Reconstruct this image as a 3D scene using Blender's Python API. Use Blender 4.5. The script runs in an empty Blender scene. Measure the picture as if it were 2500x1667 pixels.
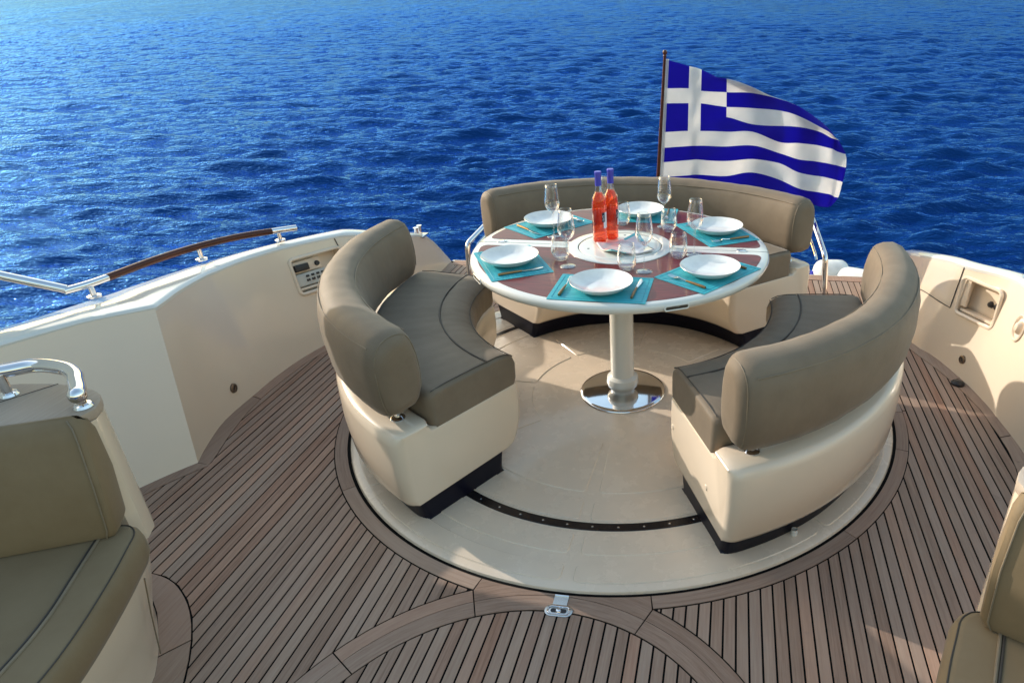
import bpy, bmesh, math, random
import numpy as np
from mathutils import Vector, Matrix
R = math.radians
PI = math.pi
sc = bpy.context.scene
C = sc.collection

# ------------------------------------------------------------------ camera
cam_d = bpy.data.cameras.new('camera')
cam = bpy.data.objects.new('camera', cam_d)
C.objects.link(cam)
YAW, PITCH, ROLL = -0.144545, 0.470282, -0.010505
_f = Vector((math.sin(YAW)*math.cos(PITCH), math.cos(YAW)*math.cos(PITCH), -math.sin(PITCH)))
_r = Vector((math.cos(YAW), -math.sin(YAW), 0))
_u = _r.cross(_f)
_r2 = _r*math.cos(ROLL) + _u*math.sin(ROLL)
_u2 = -_r*math.sin(ROLL) + _u*math.cos(ROLL)
cam.matrix_world = Matrix((( _r2.x, _u2.x, -_f.x, 0.53096), (_r2.y, _u2.y, -_f.y, -3.19392), (_r2.z, _u2.z, -_f.z, 1.96791), (0, 0, 0, 1)))
cam_d.sensor_fit = 'HORIZONTAL'
cam_d.sensor_width = 36.0
cam_d.lens = 1623.64/2500*36.0
cam_d.shift_x = -297.387/2500
cam_d.clip_start = 0.05
cam_d.clip_end = 6000
sc.camera = cam

# ------------------------------------------------------------------ light
SUN_AZ = R(-20.0)          # direction in which shadows fall, from +x
SUN_EL = R(21.0)
w = bpy.data.worlds.new('World'); sc.world = w; w.use_nodes = True
nt = w.node_tree
bg = nt.nodes['Background']
sky = nt.nodes.new('ShaderNodeTexSky')
sky.sky_type = 'NISHITA'; sky.sun_disc = False
sky.sun_elevation = SUN_EL
# towards the sun: (-cos, -sin) of the shadow direction ; sun_rotation is clockwise from +y
sx, sy = -math.cos(SUN_AZ), -math.sin(SUN_AZ)
sky.sun_rotation = math.atan2(sx, sy) % (2*PI)
sky.air_density = 2.0; sky.dust_density = 2.2; sky.ozone_density = 2.2
nt.links.new(sky.outputs[0], bg.inputs[0])
bg.inputs[1].default_value = 0.15
sun_d = bpy.data.lights.new('sun', 'SUN'); sun = bpy.data.objects.new('sun', sun_d); C.objects.link(sun)
sun_d.energy = 2.0; sun_d.angle = R(0.5); sun_d.color = (1.0, 0.93, 0.83)
sun.rotation_euler = Vector((-sx*math.cos(SUN_EL), -sy*math.cos(SUN_EL), -math.sin(SUN_EL))).to_track_quat('-Z', 'Y').to_euler()
sc.view_settings.view_transform = 'Standard'; sc.view_settings.look = 'None'
sc.view_settings.exposure = 1.05; sc.view_settings.gamma = 1.0
try: sc.view_settings.use_curve_mapping = False
except Exception: pass
sc.cycles.use_denoising = True
sc.cycles.max_bounces = 10; sc.cycles.transparent_max_bounces = 24
sc.cycles.glossy_bounces = 5; sc.cycles.transmission_bounces = 8; sc.cycles.diffuse_bounces = 4
sc.cycles.sample_clamp_indirect = 6.0
sc.cycles.caustics_reflective = False; sc.cycles.caustics_refractive = False

rng = random.Random(7)
# ------------------------------------------------------------------ materials
def new_mat(name):
    m = bpy.data.materials.new(name); m.use_nodes = True
    return m, m.node_tree, m.node_tree.nodes['Principled BSDF']
def N(t, kind, **kw):
    n = t.nodes.new(kind)
    for k, v in kw.items(): setattr(n, k, v)
    return n
def ramp(t, fac, stops):
    r = N(t, 'ShaderNodeValToRGB')
    els = r.color_ramp.elements
    while len(els) < len(stops): els.new(0.5)
    for e, (p, c) in zip(els, stops):
        e.position = p; e.color = (c[0], c[1], c[2], 1)
    t.links.new(fac, r.inputs[0]); return r.outputs[0]
def vec(t, scale, world=True):
    mp = N(t, 'ShaderNodeMapping'); mp.inputs['Scale'].default_value = scale
    if world: t.links.new(N(t, 'ShaderNodeNewGeometry').outputs['Position'], mp.inputs[0])
    else: t.links.new(N(t, 'ShaderNodeTexCoord').outputs['Object'], mp.inputs[0])
    return mp.outputs[0]
def noise(t, v, scale, detail=4, rough=0.55):
    n = N(t, 'ShaderNodeTexNoise'); n.inputs['Scale'].default_value = scale
    n.inputs['Detail'].default_value = detail; n.inputs['Roughness'].default_value = rough
    t.links.new(v, n.inputs['Vector']); return n.outputs[0]
def bump(t, b, h, strength, dist=0.01):
    n = N(t, 'ShaderNodeBump'); n.inputs['Strength'].default_value = strength; n.inputs['Distance'].default_value = dist
    t.links.new(h, n.inputs['Height']); t.links.new(n.outputs[0], b.inputs['Normal'])
def maprange(t, v, a, b):
    n = N(t, 'ShaderNodeMapRange'); n.inputs[3].default_value = a; n.inputs[4].default_value = b
    t.links.new(v, n.inputs[0]); return n.outputs[0]

def gelcoat(name, c1, c2, rough=0.17, coat=0.22):
    m, t, b = new_mat(name)
    v = vec(t, (1, 1, 1))
    f = noise(t, v, 2.3, 5, 0.6)
    t.links.new(ramp(t, f, [(0.3, c1), (0.72, c2)]), b.inputs['Base Color'])
    g = noise(t, v, 9.0, 6, 0.65)
    t.links.new(maprange(t, g, rough-0.03, rough+0.05), b.inputs['Roughness'])
    b.inputs['Coat Weight'].default_value = coat; b.inputs['Coat Roughness'].default_value = 0.05
    bump(t, b, noise(t, v, 5.0, 2), 0.04, 0.004)
    return m
M = {}
M['gel'] = gelcoat('cream_gelcoat', (0.715, 0.585, 0.452), (0.745, 0.612, 0.475))
M['gelwhite'] = gelcoat('white_gelcoat', (0.70, 0.685, 0.64), (0.74, 0.725, 0.68), 0.12, 0.5)
M['sole'] = gelcoat('grey_beige_gelcoat', (0.72, 0.575, 0.435), (0.79, 0.64, 0.49), 0.26, 0.25)
def sole_dirt():
    m = M['sole']; t = m.node_tree; b = t.nodes['Principled BSDF']
    src = b.inputs['Base Color'].links[0].from_socket
    d = noise(t, vec(t, (1, 1, 1)), 3.1, 8, 0.7)
    mx = N(t, 'ShaderNodeMix', data_type='RGBA')
    t.links.new(ramp(t, d, [(0.52, (0, 0, 0)), (0.78, (0.22, 0.22, 0.22))]), mx.inputs[0])
    t.links.new(src, mx.inputs[6]); mx.inputs[7].default_value = (0.46, 0.37, 0.27, 1)
    t.links.new(mx.outputs[2], b.inputs['Base Color'])
sole_dirt()

def leather(name, c1, c2):
    m, t, b = new_mat(name)
    v = vec(t, (1, 1, 1))
    f = noise(t, v, 6.0, 6, 0.6)
    t.links.new(ramp(t, f, [(0.3, c1), (0.7, c2)]), b.inputs['Base Color'])
    b.inputs['Roughness'].default_value = 0.64
    b.inputs['Specular IOR Level'].default_value = 0.25
    b.inputs['Sheen Weight'].default_value = 0.12; b.inputs['Sheen Roughness'].default_value = 0.4
    vo = N(t, 'ShaderNodeTexVoronoi'); vo.inputs['Scale'].default_value = 420
    t.links.new(v, vo.inputs['Vector'])
    ad = N(t, 'ShaderNodeMath', operation='MULTIPLY_ADD'); ad.inputs[1].default_value = 0.02
    t.links.new(vo.outputs[0], ad.inputs[0]); cr_ = noise(t, vec(t, (1, 1, 1)), 16.0, 5, 0.6)
    ad2 = N(t, 'ShaderNodeMath', operation='MULTIPLY_ADD'); ad2.inputs[1].default_value = 0.30
    t.links.new(cr_, ad2.inputs[0]); t.links.new(noise(t, v, 4.5, 3), ad2.inputs[2])
    t.links.new(ad2.outputs[0], ad.inputs[2])
    bump(t, b, ad.outputs[0], 0.30, 0.012)
    return m
M['seat'] = leather('taupe_leather', (0.170, 0.130, 0.092), (0.208, 0.162, 0.117))
M['sofa'] = leather('beige_leather', (0.190, 0.134, 0.075), (0.222, 0.162, 0.095))
def plain(name, c, rough=0.4, metal=0.0, coat=0.0, spec=0.5, sc_noise=0.0):
    m, t, b = new_mat(name)
    b.inputs['Roughness'].default_value = rough; b.inputs['Metallic'].default_value = metal
    b.inputs['Coat Weight'].default_value = coat; b.inputs['Specular IOR Level'].default_value = spec
    f = noise(t, vec(t, (1, 1, 1)), sc_noise or 14.0, 4)
    k = 0.10 if not metal else 0.04
    t.links.new(ramp(t, f, [(0.3, [x*(1-k) for x in c]), (0.7, [min(1, x*(1+k)) for x in c])]), b.inputs['Base Color'])
    return m
M['navy'] = plain('navy_plinth_paint', (0.0035, 0.0035, 0.012), 0.4, 0, 0.0, spec=0.25)
M['caulk'] = plain('black_caulking', (0.004, 0.0035, 0.0035), 0.85, spec=0.12)
M['rubber'] = plain('black_rubber', (0.012, 0.011, 0.012), 0.35)
M['track'] = plain('dark_track_metal', (0.022, 0.017, 0.017), 0.22, 0.3)
M['thread'] = plain('dark_piping', (0.050, 0.040, 0.032), 0.6)
M['thread2'] = plain('beige_stitching', (0.20, 0.155, 0.105), 0.6)
M['steel'] = plain('polished_steel', (0.80, 0.80, 0.82), 0.06, 1.0)
M['steel2'] = plain('satin_steel', (0.62, 0.60, 0.57), 0.22, 1.0)
M['brass'] = plain('bronze_cutlery_handle', (0.30, 0.17, 0.075), 0.32, 0.8)
M['grey'] = plain('grey_plastic', (0.28, 0.27, 0.25), 0.4)
M['brownplug'] = plain('brown_drain_metal', (0.20, 0.15, 0.11), 0.35, 0.7)
M['black'] = plain('black_plastic', (0.015, 0.015, 0.018), 0.4)
M['switchpanel'] = plain('pale_grey_switch_panel', (0.50, 0.49, 0.45), 0.35)
M['porcelain'] = plain('white_porcelain', (0.80, 0.79, 0.76), 0.12, 0, 0.5)
M['navylabel'] = plain('navy_label_print', (0.012, 0.012, 0.035), 0.5)
M['paper'] = plain('white_label_paper', (0.72, 0.70, 0.76), 0.6)
M['capsule'] = plain('blue_foil_capsule', (0.07, 0.07, 0.52), 0.35, 0.2)
M['fender'] = plain('white_fender_vinyl', (0.78, 0.78, 0.74), 0.3)
M['varnish'] = None

def teak(name, polar=None, base=((0.195, 0.116, 0.078), (0.305, 0.198, 0.142), (0.400, 0.284, 0.212))):
    m, t, b = new_mat(name)
    g = N(t, 'ShaderNodeNewGeometry')
    oi = N(t, 'ShaderNodeObjectInfo')
    if polar is None:
        mp = N(t, 'ShaderNodeMapping'); mp.inputs['Scale'].default_value = (55, 2.2, 20)
        t.links.new(g.outputs['Position'], mp.inputs[0]); v = mp.outputs[0]
    else:
        sb = N(t, 'ShaderNodeVectorMath', operation='SUBTRACT'); sb.inputs[1].default_value = (polar[0], polar[1], 0)
        t.links.new(g.outputs['Position'], sb.inputs[0])
        sp = N(t, 'ShaderNodeSeparateXYZ'); t.links.new(sb.outputs[0], sp.inputs[0])
        at = N(t, 'ShaderNodeMath', operation='ARCTAN2'); t.links.new(sp.outputs[1], at.inputs[0]); t.links.new(sp.outputs[0], at.inputs[1])
        ln = N(t, 'ShaderNodeVectorMath', operation='LENGTH'); t.links.new(sb.outputs[0], ln.inputs[0])
        cb = N(t, 'ShaderNodeCombineXYZ'); t.links.new(ln.outputs['Value'], cb.inputs[0]); t.links.new(at.outputs[0], cb.inputs[1])
        mp = N(t, 'ShaderNodeMapping'); mp.inputs['Scale'].default_value = (55, 3.0, 1)
        t.links.new(cb.outputs[0], mp.inputs[0]); v = mp.outputs[0]
    # every board gets its own piece of grain
    of = N(t, 'ShaderNodeVectorMath', operation='MULTIPLY_ADD')
    cr = N(t, 'ShaderNodeCombineXYZ')
    for i in range(3): t.links.new(oi.outputs['Random'], cr.inputs[i])
    t.links.new(cr.outputs[0], of.inputs[0]); of.inputs[1].default_value = (37, 23, 51); t.links.new(v, of.inputs[2])
    v = of.outputs[0]
    grain = noise(t, v, 2.0, 8, 0.68)
    fine = noise(t, v, 9.0, 4, 0.7)
    patch = noise(t, vec(t, (1, 1, 1)), 1.6, 4, 0.6)
    a1 = N(t, 'ShaderNodeMath', operation='MULTIPLY_ADD'); a1.inputs[1].default_value = 0.36
    t.links.new(oi.outputs['Random'], a1.inputs[0])
    a2 = N(t, 'ShaderNodeMath', operation='MULTIPLY_ADD'); a2.inputs[1].default_value = 1.1; a2.inputs[2].default_value = -0.46
    t.links.new(grain, a2.inputs[0]); t.links.new(a2.outputs[0], a1.inputs[2])
    a3 = N(t, 'ShaderNodeMath', operation='MULTIPLY_ADD'); a3.inputs[1].default_value = 0.5
    t.links.new(patch, a3.inputs[0]); t.links.new(a1.outputs[0], a3.inputs[2])
    a4 = N(t, 'ShaderNodeMath', operation='MULTIPLY_ADD'); a4.inputs[1].default_value = 0.22
    t.links.new(fine, a4.inputs[0]); t.links.new(a3.outputs[0], a4.inputs[2])
    col0 = ramp(t, a4.outputs[0], [(0.18, base[0]), (0.5, base[1]), (0.92, base[2])])
    rnd2 = N(t, 'ShaderNodeMath', operation='FRACT'); mu = N(t, 'ShaderNodeMath', operation='MULTIPLY'); mu.inputs[1].default_value = 7.31
    t.links.new(oi.outputs['Random'], mu.inputs[0]); t.links.new(mu.outputs[0], rnd2.inputs[0])
    tint = ramp(t, rnd2.outputs[0], [(0.0, (1.10, 0.95, 0.88)), (0.35, (0.95, 0.99, 1.03)), (0.7, (1.0, 1.0, 1.0)), (1.0, (0.86, 0.84, 0.83))])
    mt = N(t, 'ShaderNodeMix', data_type='RGBA', blend_type='MULTIPLY'); mt.inputs[0].default_value = 1.0
    t.links.new(col0, mt.inputs[6]); t.links.new(tint, mt.inputs[7]); col = mt.outputs[2]
    # a few darker weather spots
    sp2 = noise(t, vec(t, (1, 1, 1)), 11.0, 3, 0.5)
    mx = N(t, 'ShaderNodeMix', data_type='RGBA')
    t.links.new(ramp(t, sp2, [(0.70, (0, 0, 0)), (0.80, (0.45, 0.45, 0.45))]), mx.inputs[0])
    t.links.new(col, mx.inputs[6]); mx.inputs[7].default_value = (0.13, 0.095, 0.08, 1)
    t.links.new(mx.outputs[2], b.inputs['Base Color'])
    b.inputs['Roughness'].default_value = 0.62
    b.inputs['Specular IOR Level'].default_value = 0.35
    bump(t, b, grain, 0.35, 0.003)
    return m
M['teak'] = teak('weathered_teak')
M['teakring'] = teak('weathered_teak_ring', (0, 0))
M['teakarc'] = teak('weathered_teak_arc', (0, -2.269))
M['teaktop'] = teak('pale_teak_top', None, ((0.30, 0.23, 0.18), (0.42, 0.33, 0.26), (0.50, 0.41, 0.33)))

def varnished(name, c1, c2, scale):
    m, t, b = new_mat(name)
    v = vec(t, scale)
    f = noise(t, v, 3.0, 7, 0.65)
    t.links.new(ramp(t, f, [(0.32, c1), (0.70, c2)]), b.inputs['Base Color'])
    b.inputs['Roughness'].default_value = 0.35; b.inputs['Specular IOR Level'].default_value = 0.2; b.inputs['Coat Weight'].default_value = 0.30; b.inputs['Coat Roughness'].default_value = 0.03
    return m
M['mahogany'] = varnished('varnished_mahogany', (0.075, 0.008, 0.009), (0.20, 0.026, 0.026), (2.5, 26, 10))
M['railwood'] = varnished('varnished_rail_wood', (0.045, 0.012, 0.007), (0.10, 0.026, 0.013), (8, 2, 8))

def mat_placemat():
    m, t, b = new_mat('turquoise_placemat')
    v = vec(t, (1, 1, 1), False)
    w1 = N(t, 'ShaderNodeTexNoise'); w1.inputs['Scale'].default_value = 40
    mp = N(t, 'ShaderNodeMapping'); mp.inputs['Scale'].default_value = (0.35, 5, 1)
    t.links.new(v, mp.inputs[0]); t.links.new(mp.outputs[0], w1.inputs['Vector'])
    t.links.new(ramp(t, w1.outputs[0], [(0.3, (0.015, 0.27, 0.36)), (0.7, (0.045, 0.44, 0.50))]), b.inputs['Base Color'])
    b.inputs['Roughness'].default_value = 0.55
    bump(t, b, w1.outputs[0], 0.2, 0.002)
    return m
M['mat'] = mat_placemat()
M['matedge'] = plain('turquoise_piping', (0.02, 0.30, 0.38), 0.6)

def thin_glass(name, tint=(0.985, 0.99, 0.99), refl=1.45, add=0.0):
    m = bpy.data.materials.new(name); m.use_nodes = True; t = m.node_tree
    t.nodes.remove(t.nodes['Principled BSDF'])
    tr = N(t, 'ShaderNodeBsdfTransparent'); tr.inputs[0].default_value = (*tint, 1)
    gl = N(t, 'ShaderNodeBsdfGlossy'); gl.inputs['Roughness'].default_value = 0.0; gl.inputs['Color'].default_value = (1, 1, 1, 1)
    lw = N(t, 'ShaderNodeLayerWeight'); lw.inputs[0].default_value = 0.5
    pw = N(t, 'ShaderNodeMath', operation='POWER'); pw.inputs[1].default_value = refl
    t.links.new(lw.outputs['Facing'], pw.inputs[0])
    ma = N(t, 'ShaderNodeMath', operation='MULTIPLY_ADD'); ma.inputs[1].default_value = 0.85; ma.inputs[2].default_value = 0.035
    t.links.new(pw.outputs[0], ma.inputs[0])
    mx = N(t, 'ShaderNodeMixShader')
    t.links.new(ma.outputs[0], mx.inputs[0]); t.links.new(tr.outputs[0], mx.inputs[1]); t.links.new(gl.outputs[0], mx.inputs[2])
    t.links.new(mx.outputs[0], t.nodes['Material Output'].inputs[0])
    return m
M['glass'] = thin_glass('clear_thin_glass', (0.985, 0.985, 0.985), 1.6)
M['bottleglass'] = thin_glass('bottle_glass', (0.97, 0.95, 0.93), 3.0)
def solid_glass():
    m, t, b = new_mat('solid_glass')
    b.inputs['Base Color'].default_value = (1, 1, 1, 1); b.inputs['Transmission Weight'].default_value = 1.0
    b.inputs['Roughness'].default_value = 0.0; b.inputs['IOR'].default_value = 1.45
    return m
M['solidglass'] = solid_glass()
def wine():
    m = bpy.data.materials.new('rose_wine'); m.use_nodes = True; t = m.node_tree
    t.nodes.remove(t.nodes['Principled BSDF'])
    tr = N(t, 'ShaderNodeBsdfTransparent'); tr.inputs[0].default_value = (0.92, 0.34, 0.20, 1)
    tl = N(t, 'ShaderNodeBsdfTranslucent'); tl.inputs[0].default_value = (0.95, 0.22, 0.09, 1)
    df = N(t, 'ShaderNodeBsdfDiffuse'); df.inputs[0].default_value = (0.80, 0.10, 0.04, 1)
    gl = N(t, 'ShaderNodeBsdfGlossy'); gl.inputs['Roughness'].default_value = 0.02
    m0 = N(t, 'ShaderNodeMixShader'); m0.inputs[0].default_value = 0.35
    t.links.new(tl.outputs[0], m0.inputs[1]); t.links.new(df.outputs[0], m0.inputs[2])
    m1 = N(t, 'ShaderNodeMixShader'); m1.inputs[0].default_value = 0.24
    t.links.new(tr.outputs[0], m1.inputs[1]); t.links.new(m0.outputs[0], m1.inputs[2])
    lw = N(t, 'ShaderNodeLayerWeight'); lw.inputs[0].default_value = 0.12
    fr = N(t, 'ShaderNodeMath', operation='MULTIPLY'); fr.inputs[1].default_value = 0.25; t.links.new(lw.outputs['Facing'], fr.inputs[0])
    m2 = N(t, 'ShaderNodeMixShader')
    t.links.new(fr.outputs[0], m2.inputs[0]); t.links.new(m1.outputs[0], m2.inputs[1]); t.links.new(gl.outputs[0], m2.inputs[2])
    t.links.new(m2.outputs[0], t.nodes['Material Output'].inputs[0])
    return m
M['wine'] = wine()
def cloth(name, c):
    m, t, b = new_mat(name)
    v = vec(t, (1, 1, 1))
    f = noise(t, v, 10, 4)
    colr = ramp(t, f, [(0.3, [x*0.93 for x in c]), (0.7, c)])
    t.links.new(colr, b.inputs['Base Color'])
    b.inputs['Roughness'].default_value = 0.7; b.inputs['Specular IOR Level'].default_value = 0.2
    tl = N(t, 'ShaderNodeBsdfTranslucent'); t.links.new(colr, tl.inputs[0])
    mx = N(t, 'ShaderNodeMixShader'); mx.inputs[0].default_value = 0.58
    t.links.new(b.outputs[0], mx.inputs[1]); t.links.new(tl.outputs[0], mx.inputs[2])
    t.links.new(mx.outputs[0], t.nodes['Material Output'].inputs[0])
    bump(t, b, noise(t, v, 14, 3), 0.25, 0.01)
    return m
M['flagblue'] = cloth('blue_flag_cloth', (0.030, 0.018, 0.52))
M['flagwhite'] = cloth('white_flag_cloth', (0.86, 0.86, 0.88))

def sea_mat():
    m = bpy.data.materials.new('sea_water'); m.use_nodes = True; t = m.node_tree
    t.nodes.remove(t.nodes['Principled BSDF'])
    g = N(t, 'ShaderNodeNewGeometry')
    mp = N(t, 'ShaderNodeMapping'); mp.inputs['Scale'].default_value = (0.62, 1.9, 1.0); mp.inputs['Rotation'].default_value = (0, 0, R(-7))
    t.links.new(g.outputs['Position'], mp.inputs[0]); v = mp.outputs[0]
    big = noise(t, vec(t, (0.03, 0.06, 0.03)), 1.0, 3)
    deep = N(t, 'ShaderNodeBsdfDiffuse'); t.links.new(ramp(t, big, [(0.3, (0.002, 0.024, 0.120)), (0.7, (0.004, 0.038, 0.165))]), deep.inputs[0])
    refl = N(t, 'ShaderNodeBsdfGlossy'); refl.inputs['Color'].default_value = (0.13, 0.38, 1.0, 1); refl.inputs['Roughness'].default_value = 0.035
    n1 = noise(t, v, 3.2, 4, 0.62); n2 = noise(t, v, 10.0, 3, 0.62)
    a = N(t, 'ShaderNodeMath', operation='MULTIPLY_ADD'); a.inputs[1].default_value = 0.30
    t.links.new(n2, a.inputs[0]); t.links.new(n1, a.inputs[2])
    bp_ = N(t, 'ShaderNodeBump'); bp_.inputs['Strength'].default_value = 1.0; bp_.inputs['Distance'].default_value = 0.07
    t.links.new(a.outputs[0], bp_.inputs['Height'])
    fr = N(t, 'ShaderNodeFresnel'); fr.inputs[0].default_value = 1.34
    mx = N(t, 'ShaderNodeMixShader')
    for x in (deep, refl, fr): t.links.new(bp_.outputs[0], x.inputs['Normal'])
    t.links.new(fr.outputs[0], mx.inputs[0]); t.links.new(deep.outputs[0], mx.inputs[1]); t.links.new(refl.outputs[0], mx.inputs[2])
    t.links.new(mx.outputs[0], t.nodes['Material Output'].inputs[0])
    return m
M['sea'] = sea_mat()

# ------------------------------------------------------------------ builders
def finish(o, parent, world):
    if parent is not None:
        o.parent = parent
        if world: o.matrix_parent_inverse = Matrix.Translation(parent.location).inverted()
def mesh(name, verts, faces, mat, parent=None, world=True, smooth=35, mats=None, midx=None, bev=0.0, fix=True, seg=2, ear=False):
    me = bpy.data.meshes.new(name)
    me.from_pydata([tuple(v) for v in verts], [], faces)
    if mats:
        for x in mats: me.materials.append(x)
        me.polygons.foreach_set('material_index', midx)
    elif mat: me.materials.append(mat)
    if fix or bev:
        bm = bmesh.new(); bm.from_mesh(me)
        bmesh.ops.remove_doubles(bm, verts=bm.verts, dist=1e-6)
        if fix: bmesh.ops.recalc_face_normals(bm, faces=bm.faces)
        if ear:
            bmesh.ops.triangulate(bm, faces=[f for f in bm.faces if len(f.verts) > 4], ngon_method='EAR_CLIP')
        if bev:
            ed = [e for e in bm.edges if len(e.link_faces) == 2 and e.calc_face_angle(0) > R(28)]
            bmesh.ops.bevel(bm, geom=ed, offset=bev, segments=seg, profile=0.6, affect='EDGES', clamp_overlap=True)
        bm.to_mesh(me); bm.free()
    if smooth:
        me.polygons.foreach_set('use_smooth', [True]*len(me.polygons))
        me.set_sharp_from_angle(angle=R(smooth))
    me.update()
    o = bpy.data.objects.new(name, me); C.objects.link(o)
    finish(o, parent, world)
    return o
def thing(name, label, cat, loc=(0, 0, 0), rz=0.0, group=None):
    e = bpy.data.objects.new(name, None); C.objects.link(e)
    e.empty_display_size = 0.1; e.location = loc; e.rotation_euler = (0, 0, rz)
    e['label'] = label; e['category'] = cat
    if group: e['group'] = group
    return e
def tag(o, label, cat, group=None):
    o['label'] = label; o['category'] = cat
    if group: o['group'] = group
    return o
def copy_tree(src, parent=None):
    c = src.copy(); C.objects.link(c)
    if parent is not None:
        c.parent = parent
    for ch in list(src.children): copy_tree(ch, c)
    return c
def profile_normals(p):
    n = len(p); out = []
    for i in range(n):
        a = np.array(p[i-1]); b = np.array(p[(i+1) % n]); d = b-a; d = d/(np.linalg.norm(d)+1e-9)
        out.append((d[1], -d[0]))
    return np.array(out)
def sweep(prof, a0, a1, n, rnd, cx=0, cy=0, zk=1.0, rk=1.0, wob=0.0):
    """closed (r,z) profile, counter-clockwise, swept about (cx,cy) from angle a0 to a1, with rounded ends"""
    p = np.array(prof); nm = profile_normals(prof)
    rm = p[:, 0].mean(); L = abs(a1-a0)*rm
    st = []
    k = 6 if rnd else 0
    for i in range(k): 
        s = rnd*(1-math.cos(PI/2*i/k)); st.append(s)
    core = list(np.linspace(rnd, L-rnd, n))
    st = st + core + [L-s for s in st[::-1]]
    V = []; F = []; m = len(p)
    sg = 1 if a1 > a0 else -1
    for s in st:
        e = min(s, L-s)
        ins = 0.0
        if rnd and e < rnd: ins = rnd-math.sqrt(max(0, rnd*rnd-(rnd-e)**2))
        q = p-nm*ins*np.array([rk, zk])
        a = a0+sg*s/rm
        if wob:
            th_ = np.arctan2(p[:, 1]-p[:, 1].mean(), p[:, 0]-p[:, 0].mean())
            w_ = np.sin(a*7.3+th_*2+a0)+0.7*np.sin(a*17.1-th_*3+1.0)+0.45*np.sin(a*41.0+th_*5+a0*3)+0.3*np.sin(a*83.0-th_*4)
            q = q+nm*(w_*wob)[:, None]
        for r, z in q: V.append((cx+r*math.cos(a), cy+r*math.sin(a), z))
    ns = len(st)
    for i in range(ns-1):
        for j in range(m):
            F.append((i*m+j, i*m+(j+1) % m, (i+1)*m+(j+1) % m, (i+1)*m+j))
    F.append(tuple(range(m))); F.append(tuple((ns-1)*m+j for j in range(m)))
    return V, F
def chaikin(p, it=2, closed=True):
    p = [np.array(x, float) for x in p]
    for _ in range(it):
        q = []
        n = len(p)
        for i in range(n if closed else n-1):
            a = p[i]; b = p[(i+1) % n]
            q += [a*0.75+b*0.25, a*0.25+b*0.75]
        if not closed: q = [p[0]]+q+[p[-1]]
        p = q
    return [tuple(x) for x in p]
def tube(path, rad, n=10, cap=True, closed=False):
    P = [Vector(p) for p in path]; V = []; F = []
    rads = rad if isinstance(rad, (list, tuple)) else [rad]*len(P)
    up = None; m = len(P)
    for i, p in enumerate(P):
        if closed: d = (P[(i+1) % m]-P[i-1]).normalized()
        else: d = (P[min(i+1, m-1)]-P[max(i-1, 0)]).normalized()
        if up is None:
            up = Vector((0, 0, 1)) if abs(d.z) < 0.9 else Vector((1, 0, 0))
        s = d.cross(up).normalized(); up = s.cross(d).normalized()
        for k in range(n):
            a = 2*PI*k/n
            V.append(p+(s*math.cos(a)+up*math.sin(a))*rads[i])
    for i in range(m if closed else m-1):
        for k in range(n):
            j = (i+1) % m
            F.append((i*n+k, i*n+(k+1) % n, j*n+(k+1) % n, j*n+k))
    if cap and not closed:
        F.append(tuple(range(n-1, -1, -1))); F.append(tuple((m-1)*n+k for k in range(n)))
    return V, F
def lathe(prof, n=32, c=(0, 0), z0=0.0, close=False):
    V = []; F = []; m = len(prof)
    for r, z in prof:
        for k in range(n):
            a = 2*PI*k/n; V.append((c[0]+max(r, 1e-5)*math.cos(a), c[1]+max(r, 1e-5)*math.sin(a), z0+z))
    for i in range(m-1):
        for k in range(n): F.append((i*n+k, i*n+(k+1) % n, (i+1)*n+(k+1) % n, (i+1)*n+k))
    return V, F
def prism(poly, z0, z1, poly2=None):
    poly2 = poly2 or poly; n = len(poly)
    V = [(x, y, z0) for x, y in poly]+[(x, y, z1) for x, y in poly2]
    F = [tuple(range(n-1, -1, -1)), tuple(range(n, 2*n))]
    F += [(i, (i+1) % n, n+(i+1) % n, n+i) for i in range(n)]
    return V, F
def boxv(lo, hi):
    x0, y0, z0 = lo; x1, y1, z1 = hi
    return prism([(x0, y0), (x1, y0), (x1, y1), (x0, y1)], z0, z1)
def merge(*parts):
    V = []; F = []
    for v, f in parts:
        k = len(V); V += list(v); F += [tuple(i+k for i in q) for q in f]
    return V, F
def arc_path(r, z, a0, a1, n=48): return [(r*math.cos(a), r*math.sin(a), z) for a in np.linspace(a0, a1, n)]
def roundrect(w_, h_, r, n=5, c=(0, 0)):
    pts = []
    for sx_, sy_, a in ((1, 1, 0), (-1, 1, PI/2), (-1, -1, PI), (1, -1, 1.5*PI)):
        for i in range(n+1):
            t = a+PI/2*i/n
            pts.append((c[0]+sx_*(w_/2-r)+r*math.cos(t), c[1]+sy_*(h_/2-r)+r*math.sin(t)))
    return pts
def stadium(w_, h_, n=8, c=(0, 0)): return roundrect(w_, h_, min(w_, h_)/2*0.999, n, c)
def interp(x, xs, ys):
    o = np.argsort(xs); return float(np.interp(x, np.array(xs)[o], np.array(ys)[o]))

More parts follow.
